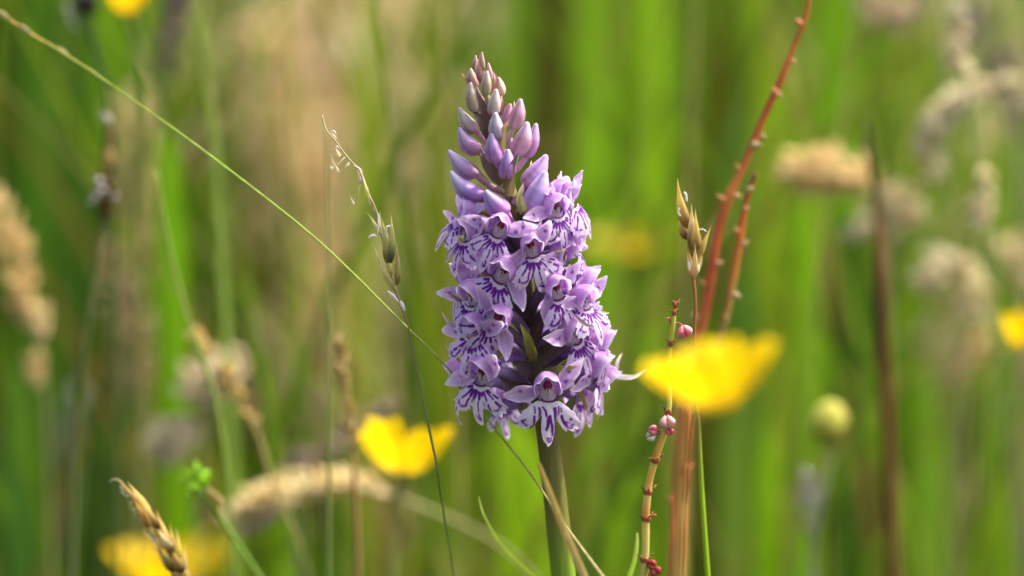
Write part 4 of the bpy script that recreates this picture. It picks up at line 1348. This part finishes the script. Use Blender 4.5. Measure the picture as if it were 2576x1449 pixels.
# -- dark plantain heads and stalks
Y = .13
t = stalk("knapweed", "blackish round flower head cut off by the top edge, left", "wildflower",
          [(216, 20, Y, 5), (228, 75, Y, 7), (248, 150, Y, 7), (268, 230, Y, 7), (280, 330, Y, 7), (290, 700, Y, 7), (300, 1449, Y, 7)], [(0, (.06, .07, .03)), (.3, (.06, .10, .03)), (1, (.10, .16, .04))])
mb = MB()
c = P(216, 8, Y)
for k in range(70):
    u, a = random.uniform(-1, .9), random.uniform(0, 6.28)
    d = Vector((math.sqrt(1 - u * u) * math.cos(a), math.sqrt(1 - u * u) * math.sin(a), u))
    mb.spindle(c + d * S(14, Y), c + d * S(36, Y), S(22, Y), jit((.035, .028, .02), .3), n=6, m=5)
mb.build("flower_head", M_STALK, t)
mb = MB()
for (x, y) in ((172, 20), (176, 44), (186, 60)):
    mb.spindle(P(x - 8, y - 8, Y), P(x + 8, y + 8, Y), S(12, Y), (.66, .62, .6), n=6, m=6)
mb.build("anthers", M_PETAL, t)
Y = .095
t = stalk("plantain", "dark brown plantain seed head with white anthers on a thin stalk, left", "plantain",
          [(272, 290, Y, 7), (270, 380, Y, 9), (266, 440, Y, 10), (264, 540, Y, 9), (245, 650, Y, 7), (222, 800, Y, 7), (200, 980, Y, 8), (186, 1180, Y, 9), (180, 1449, Y, 9), (178, 1560, Y, 9)],
          [(0, (.16, .09, .04)), (.2, (.22, .13, .04)), (.35, (.14, .15, .05)), (1, (.16, .20, .07))])
mb = MB()
for k in range(90):
    v = random.random()
    px, py = lerp(266, 264, v), lerp(445, 552, v)
    a = random.uniform(0, 6.28)
    w = 30 * math.sin(math.pi * (.15 + .75 * v)) ** .6
    d = Vector((math.cos(a), math.sin(a), .2))
    p = P(px, py, Y)
    mb.spindle(p + d * S(w * .4, Y), p + d * S(w, Y) + Vector((0, 0, S(8, Y))), S(13, Y), jit((.13, .085, .025), .35), n=5, m=5)
mb.build("seed_head", M_STALK, t)
mb = MB()
for (x, y, w) in ((250, 455, 20), (258, 478, 18), (240, 492, 16), (232, 505, 14), (272, 300, 18), (262, 290, 12), (290, 496, 12)):
    mb.spindle(P(x - 7, y + 8, Y - .004), P(x + 7, y - 8, Y - .004), S(w, Y), (.56, .52, .48), n=6, m=6)
mb.build("anthers", M_PETAL, t)
mb = MB()
mb.spindle(P(272, 430, Y), P(272, 360, Y), S(32, Y), (.42, .30, .10), n=8, m=8)
mb.build("withered_bract", M_DRY, t)
Y = .12
stalk("dock_stalk", "tall dark brown dead stalk standing upright, right side", "dead stalk",
      [(2178, 305, Y, 5), (2186, 360, Y, 10), (2198, 450, Y, 11), (2206, 520, Y, 10), (2212, 640, Y, 17), (2216, 760, Y, 20), (2222, 900, Y, 20), (2230, 1050, Y, 18), (2238, 1200, Y, 17), (2250, 1449, Y, 17), (2256, 1600, Y, 17)],
      [(0, (.06, .05, .02)), (.2, (.10, .06, .02)), (.32, (.20, .10, .03)), (.45, (.10, .055, .02)), (.6, (.17, .085, .025)), (1, (.14, .075, .025))], n=10)
Y = .22
t = stalk("purple_spike", "blurred mauve flower spike hanging at the top edge, left of the light blade", "wildflower",
          [(440, -40, Y, 5), (420, 120, Y, 5), (408, 230, Y, 5), (405, 500, Y, 5), (410, 900, Y, 5), (415, 1449, Y, 5)], [(0, (.2, .12, .15)), (1, (.14, .2, .06))])
head(t, [(455, -40, Y), (432, 60, Y), (412, 190, Y)], 62, 80, 40, [(.28, .15, .22), (.34, .20, .28), (.20, .12, .15)], seed=60, m=M_PETAL)
Y = .12
t = stalk("flower_bud_stalk", "round yellow green flower bud on a thin pale stalk, lower right", "flower bud",
          [(2090, 1095, Y, 5), (2088, 1160, Y, 6), (2072, 1240, Y, 6), (2050, 1330, Y, 6), (2040, 1449, Y, 6), (2036, 1560, Y, 6)], [(0, (.34, .38, .16)), (.4, (.32, .36, .2)), (1, (.2, .28, .08))])
mb = MB()
mb.spindle(P(2090, 1118, Y), P(2090, 1005, Y), S(96, Y), lambda v: mixc((.32, .33, .04), (.70, .66, .10), v * 1.4), n=16, m=14, prof=([0, .1, .35, .65, .88, 1], [.2, .7, 1, .96, .6, .05]), groove=.06)
mb.build("bud", M_BUD, t)
mb = MB()
for a in (-.9, 0, .9, 2.4, 3.6):
    d = Vector((math.sin(a), -math.cos(a), 0))
    s = [P(2090, 1118, Y) + d * S(10, Y), P(2090, 1090, Y) + d * S(46, Y), P(2090, 1050, Y) + d * S(52, Y)]
    mb.ribbon(s, [S(30, Y), S(34, Y), S(6, Y)], (.26, .28, .06), nrm=tuple(d))
mb.build("sepals", M_BLADE, t)
Y = .3
t = stalk("fog_grass_stalk", "pale bluish grass wisp behind the plantain stalk, lower left", "grass",
          [(205, 1000, Y, 5), (190, 1100, Y, 5), (180, 1250, Y, 5), (178, 1449, Y, 5)], [(0, (.4, .42, .34)), (1, (.2, .28, .1))], group=FOG)
head(t, [(215, 980, Y), (180, 1080, Y), (165, 1180, Y)], 80, 80, 44, [(.50, .52, .46), (.44, .46, .36), (.56, .56, .5)], seed=70)
Y = .13
t = stalk("fog_grass_stalk", "faint grey wisp of grass low on the right, under the round bud", "grass",
          [(2035, 1200, Y, 4), (2040, 1320, Y, 4), (2046, 1449, Y, 4)], [(0, (.4, .38, .3)), (1, (.22, .28, .1))], group=FOG)
head(t, [(2060, 1170, Y), (2040, 1250, Y), (2035, 1340, Y)], 60, 44, 38, [(.40, .38, .24), (.46, .44, .36), (.5, .5, .48)], seed=71)

# ================================================================== broad blades standing behind, each a soft stripe, one of them only painted shade
BL = "broad grass blades behind the orchid"
for (lab, x0, x1, top, y, w, c) in (
        ("bright green broad blade left of the tan stand, upper left", 418, 450, 310, .225, 66, (0.18, 0.38, 0.006)),
        ("dark green broad blade along the left edge", 90, 70, -80, .32, 90, (0.065, 0.150, 0.0070)),
        ("deep green blade behind the plantain stalk", 185, 200, -60, .36, 70, (0.049, 0.120, 0.0070)),
        ("very dark green blade beside the tan plume, left", 262, 250, 400, .34, 60, (0.043, 0.100, 0.0042)),
        ("yellow green blade at the top edge, right of the tan stand", 930, 900, -100, .34, 46, (0.302, 0.360, 0.0175)),
        ("lit yellowish blade just left of the orchid's bud tip", 1090, 1120, -100, .45, 70, (0.216, 0.260, 0.0105)),
        ("mid green blade right behind the bud tip of the orchid", 1310, 1290, -100, .42, 70, (0.140, 0.260, 0.0070)),
        ("brownish green blade behind the upper right buds", 1400, 1420, -100, .40, 46, (0.108, 0.120, 0.0070)),
        ("fresh green broad blade right of the bud tip", 1500, 1480, -100, .42, 90, (0.184, 0.360, 0.0070)),
        ("brightest green broad blade between orchid and golden spikelet", 1640, 1610, -100, .38, 90, (0.238, 0.420, 0.0070)),
        ("dark brown green blade slanting behind the golden spikelet", 1830, 1730, -100, .36, 58, (0.086, 0.090, 0.0052)),
        ("light yellow green blade at the red stem's top", 1900, 1960, -100, .34, 44, (0.281, 0.380, 0.0105)),
        ("bluish green blade behind the bend of the red stem", 1870, 1890, 250, .40, 70, (0.097, 0.200, 0.0175)),
        ("mid green blade between the red stem and fat beige tuft", 2110, 2060, -100, .42, 90, (0.140, 0.300, 0.0052)),
        ("bright narrow blade under the fat beige tuft", 2040, 2020, 470, .28, 58, (0.216, 0.420, 0.0070)),
        ("bright green blade below the large buttercup", 1935, 1925, 1040, .26, 46, (0.238, 0.460, 0.0070)),
        ("pale green blade beside the thick red stem foot", 1850, 1850, 1000, .28, 60, (0.281, 0.420, 0.0350)),
        ("bright lime blade behind the orchid's bare stem, left", 1290, 1330, 1010, .24, 110, (0.302, 0.520, 0.0105)),
        ("bright lime blade between the orchid stem and ringed sorrel", 1580, 1570, 1150, .26, 70, (0.324, 0.540, 0.0140)),
        ("green blade right of the orchid's bare stem", 1480, 1490, 1000, .32, 80, (0.173, 0.360, 0.0070)),
        ("deep green blade left of the dead stalk", 2150, 2150, 550, .30, 50, (0.054, 0.140, 0.0070)),
        ("green blade right of the dead stalk, low", 2330, 2330, 900, .30, 80, (0.173, 0.340, 0.0070)),
        ("lit green blade at the lower right corner", 2500, 2520, 1080, .28, 50, (0.216, 0.360, 0.0105)),
        ("green blade near the arching grey head, right", 2530, 2500, 330, .34, 60, (0.173, 0.320, 0.0070)),
        ("light green blade beside the two white tufts, lower left", 585, 590, 1060, .20, 36, (0.281, 0.400, 0.0210)),
        ("bluish green blade at the lower left edge", 40, 60, 900, .28, 70, (0.108, 0.240, 0.0210)),
        ("green blade beneath the small green prickly head", 700, 720, 1290, .24, 60, (0.238, 0.420, 0.0105)),
        ("soft green blade below the two-petalled buttercup", 1130, 1140, 1180, .30, 80, (0.162, 0.340, 0.0105)),
        ("broad dark shadowy blade between the red stem and the dead stalk", 2085, 2090, 520, .36, 100, (.012, .026, .004)),  # no real leaf: shade in a gap of the grass, put in as near-black colour
        ("dark brown blade high behind the bud tip's right side", 1375, 1330, -100, .36, 60, (.075, .06, .008)),
        ("dark olive blade close along the left edge, behind the beige panicle", 20, 30, -80, .40, 70, (.05, .07, .006)),
        ("dark green blade in the lower left behind the bluish wisp", 280, 270, 900, .30, 90, (.03, .075, .008)),
        ("muted green blade behind the slim tan spike foot", 850, 850, 1260, .30, 60, (0.151, 0.300, 0.0140))):
    y, w = .18 + (y - .2) * .85, w * 1.3
    if c[1] < .44:
        c = (c[0] * .74, c[1] * .8, c[2])
    rows = [(x0, top, y, 2), (lerp(x0, x1, .12), top + 110, y, w * .36), (lerp(x0, x1, .4), lerp(top, 1449, .4), y, w * .5), (lerp(x0, x1, .75), lerp(top, 1449, .8), y, w * .5), (x1, 1640, y, w * .45)]
    blade("grass_leaf", lab, rows, [(0, tuple(q * 1.1 for q in c)), (.5, c), (1, tuple(q * .8 for q in c))], (random.uniform(-.01, .01), 0), nrm=(random.uniform(-.35, .35), -1, 0), group=BL, keel=.12)


# ================================================================== the meadow beyond: far too many blades to count
def meadow(name, label, N, xr, yr, hr, wr, colf, seed, keep=None):
    r = np.random.default_rng(seed)
    V, Fc, C = [], [], []
    ns = 6
    cnt = 0
    for i in range(N):
        y = yr[0] + (yr[1] - yr[0]) * r.random() ** 1.15
        half = xr * (1 + .9 * y) if xr < 1 else xr
        x = r.uniform(-half, half)
        if keep and not keep(x, y, r):
            continue
        h, w = r.uniform(*hr), r.uniform(*wr)
        h *= .85 + .15 * math.sin(x * 9 + y * 5)
        az, le = r.uniform(0, 2 * math.pi), h * r.uniform(.03, .38)
        yaw = r.uniform(-.9, .9)
        cx, cy = math.cos(yaw), math.sin(yaw)
        col = np.array(colf(x, y, r))
        b = cnt * (2 * (ns + 1))
        for k in range(ns + 1):
            v = k / ns
            px = x + math.cos(az) * le * v * v
            py = y + math.sin(az) * le * v * v
            pz = h * (v - .12 * v * v * le / h) - .004
            ww = w * .5 * (1 - v ** 2.2) + 1e-5
            V.append((px - cx * ww, py - cy * ww, pz))
            V.append((px + cx * ww, py + cy * ww, pz))
            cc = col * (.8 + .35 * v)
            C.append((cc[0], cc[1], cc[2], 1))
            C.append((cc[0], cc[1], cc[2], 1))
        for k in range(ns):
            q = b + 2 * k
            Fc.append((q, q + 1, q + 3, q + 2))
        cnt += 1
    me = bpy.data.meshes.new(name)
    me.from_pydata(V, [], Fc)
    at = me.attributes.new("Col", 'FLOAT_COLOR', 'POINT')
    at.data.foreach_set("color", np.array(C, np.float32).ravel())
    me.polygons.foreach_set("use_smooth", np.ones(len(me.polygons), bool))
    o = link(name, me, M_GRASS)
    return tag(o, label, "grass", kind="stuff")


def ang(x, y):
    return x / (D + y) / W * PXW + PXW / 2         # bearing of a tuft as seen from the path, to lay out the dry and lush patches


def lush(x, y, r):
    t = .5 + .5 * math.sin(x * 23 + 1.3 * math.sin(y * 9)) * math.sin(y * 4 + x * 7)
    c = mixc((.035, .10, .003), (.18, .37, .005), t ** 1.3)
    if r.random() < .16:
        c = mixc(c, (.34, .32, .05), .7)
    if r.random() < .2:
        c = (.025, .055, .004)
    k = r.uniform(.55, 1.1)
    return tuple(q * k for q in c)


def dryc(x, y, r):
    c = mixc((.60, .50, .26), (.50, .38, .2), r.random())
    if r.random() < .25:
        c = (.24, .28, .06)
    k = r.uniform(.8, 1.2)
    return tuple(q * k for q in c)


def dry_here(x, y):
    b = ang(x, y)
    return math.exp(-((b - 850) / 190) ** 2) * .9 + math.exp(-((b - 2620) / 160) ** 2) * .5 + .04


# loose haze of pale seeding heads over the dry patch, and fine crossing stems
mb = MB()
r = np.random.default_rng(21)
for i in range(2600):
    bx = 850 + r.normal() * 175
    if r.random() < .05:
        bx = 2480 + r.normal() * 90
    y = r.uniform(.46, 1.0)
    py = r.uniform(-150, 1050) if bx < 1500 else r.uniform(-100, 1050)
    p = P(bx, py, y)
    L = r.uniform(.006, .013)
    d = Vector((r.normal() * .5, r.normal() * .5, 1)).normalized()
    c = [(.74, .62, .36), (.70, .54, .36), (.62, .56, .30), (.78, .68, .48)][int(r.integers(4))]
    mb.spindle(p - d * L * .5, p + d * L * .5, L * .34, jit(c, .15), n=5, m=4)
o = mb.build("seeding_grass", M_DRY)
tag(o, "pale haze of tan seeding grass far behind on the left", "grass", kind="stuff")
mb = MB()
for i in range(70):
    bx, y = r.uniform(-150, 2730), r.uniform(.14, .44)
    h = r.uniform(.16, .34)
    g0 = P(bx, 700, y)
    a, le = r.uniform(0, 6.28), h * r.uniform(.05, .45)
    c = [(.26, .36, .02), (.20, .34, .01), (.36, .34, .08), (.48, .36, .14), (.26, .2, .05), (.10, .18, .012)][int(r.integers(6))]
    pp = [(g0.x + math.cos(a) * le * v * v, y + math.sin(a) * le * v * v * .3, h * v * (1 - .1 * v) - .005) for v in (0, .15, .3, .45, .6, .75, .88, 1)]
    mb.tube(pp, [float(r.uniform(.0003, .0007)) * (1 - .6 * v) for v in (0, .15, .3, .45, .6, .75, .88, 1)], c, n=5)
for i in range(130):
    bx, y = r.uniform(-200, 2780), r.uniform(.17, .47)
    h = r.uniform(.17, .32)
    g0 = P(bx, 700, y)
    a, le = r.uniform(0, 6.28), h * r.uniform(.1, .6)
    c = [(.22, .30, .012), (.12, .22, .008), (.05, .10, .006), (.30, .30, .05), (.16, .30, .01), (.07, .13, .012), (.20, .13, .03)][int(r.integers(7))]
    vs = (0, .15, .3, .45, .6, .75, .88, 1)
    pp = [(g0.x + math.cos(a) * le * v * v, y + math.sin(a) * le * v * v * .3, h * v * (1 - .22 * v * le / h) - .005) for v in vs]
    w0 = float(r.uniform(.0014, .0036))
    mb.ribbon(pp, [w0 * (1 - v ** 2.5) + 1e-5 for v in vs], c, nrm=(float(r.normal() * .6), -1, 0))
o = mb.build("fine_stem_grass", M_STALK)
tag(o, "fine half blurred grass stems and blades crossing one another behind the flowers", "grass", kind="stuff")

meadow("meadow_grass", "lush green meadow grass filling the view behind the orchid", 15000, .26, (.5, 3.6), (.17, .30), (.004, .009), lush, 3, lambda x, y, r: r.random() > dry_here(x, y) * .75)
meadow("dry_grass", "pale tan dry grass standing in the meadow left of the orchid", 7500, .26, (.5, 3.6), (.20, .32), (.002, .006), dryc, 5, lambda x, y, r: r.random() < dry_here(x, y))
meadow("far_meadow_grass", "green meadow grass stretching away beyond the flowers", 26000, 2.2, (.25, 8.0), (.16, .30), (.005, .012), lush, 8, lambda x, y, r: y > 1.2 or abs(x) > .25 * (1 + .9 * y))
meadow("low_grass", "short grass tufts at the foot of the orchid and stems", 5200, .28, (-.45, .45), (.035, .085), (.002, .004), lush, 9)

for o in SC.objects:
    if 'axis_pts' in o:
        del o['axis_pts']
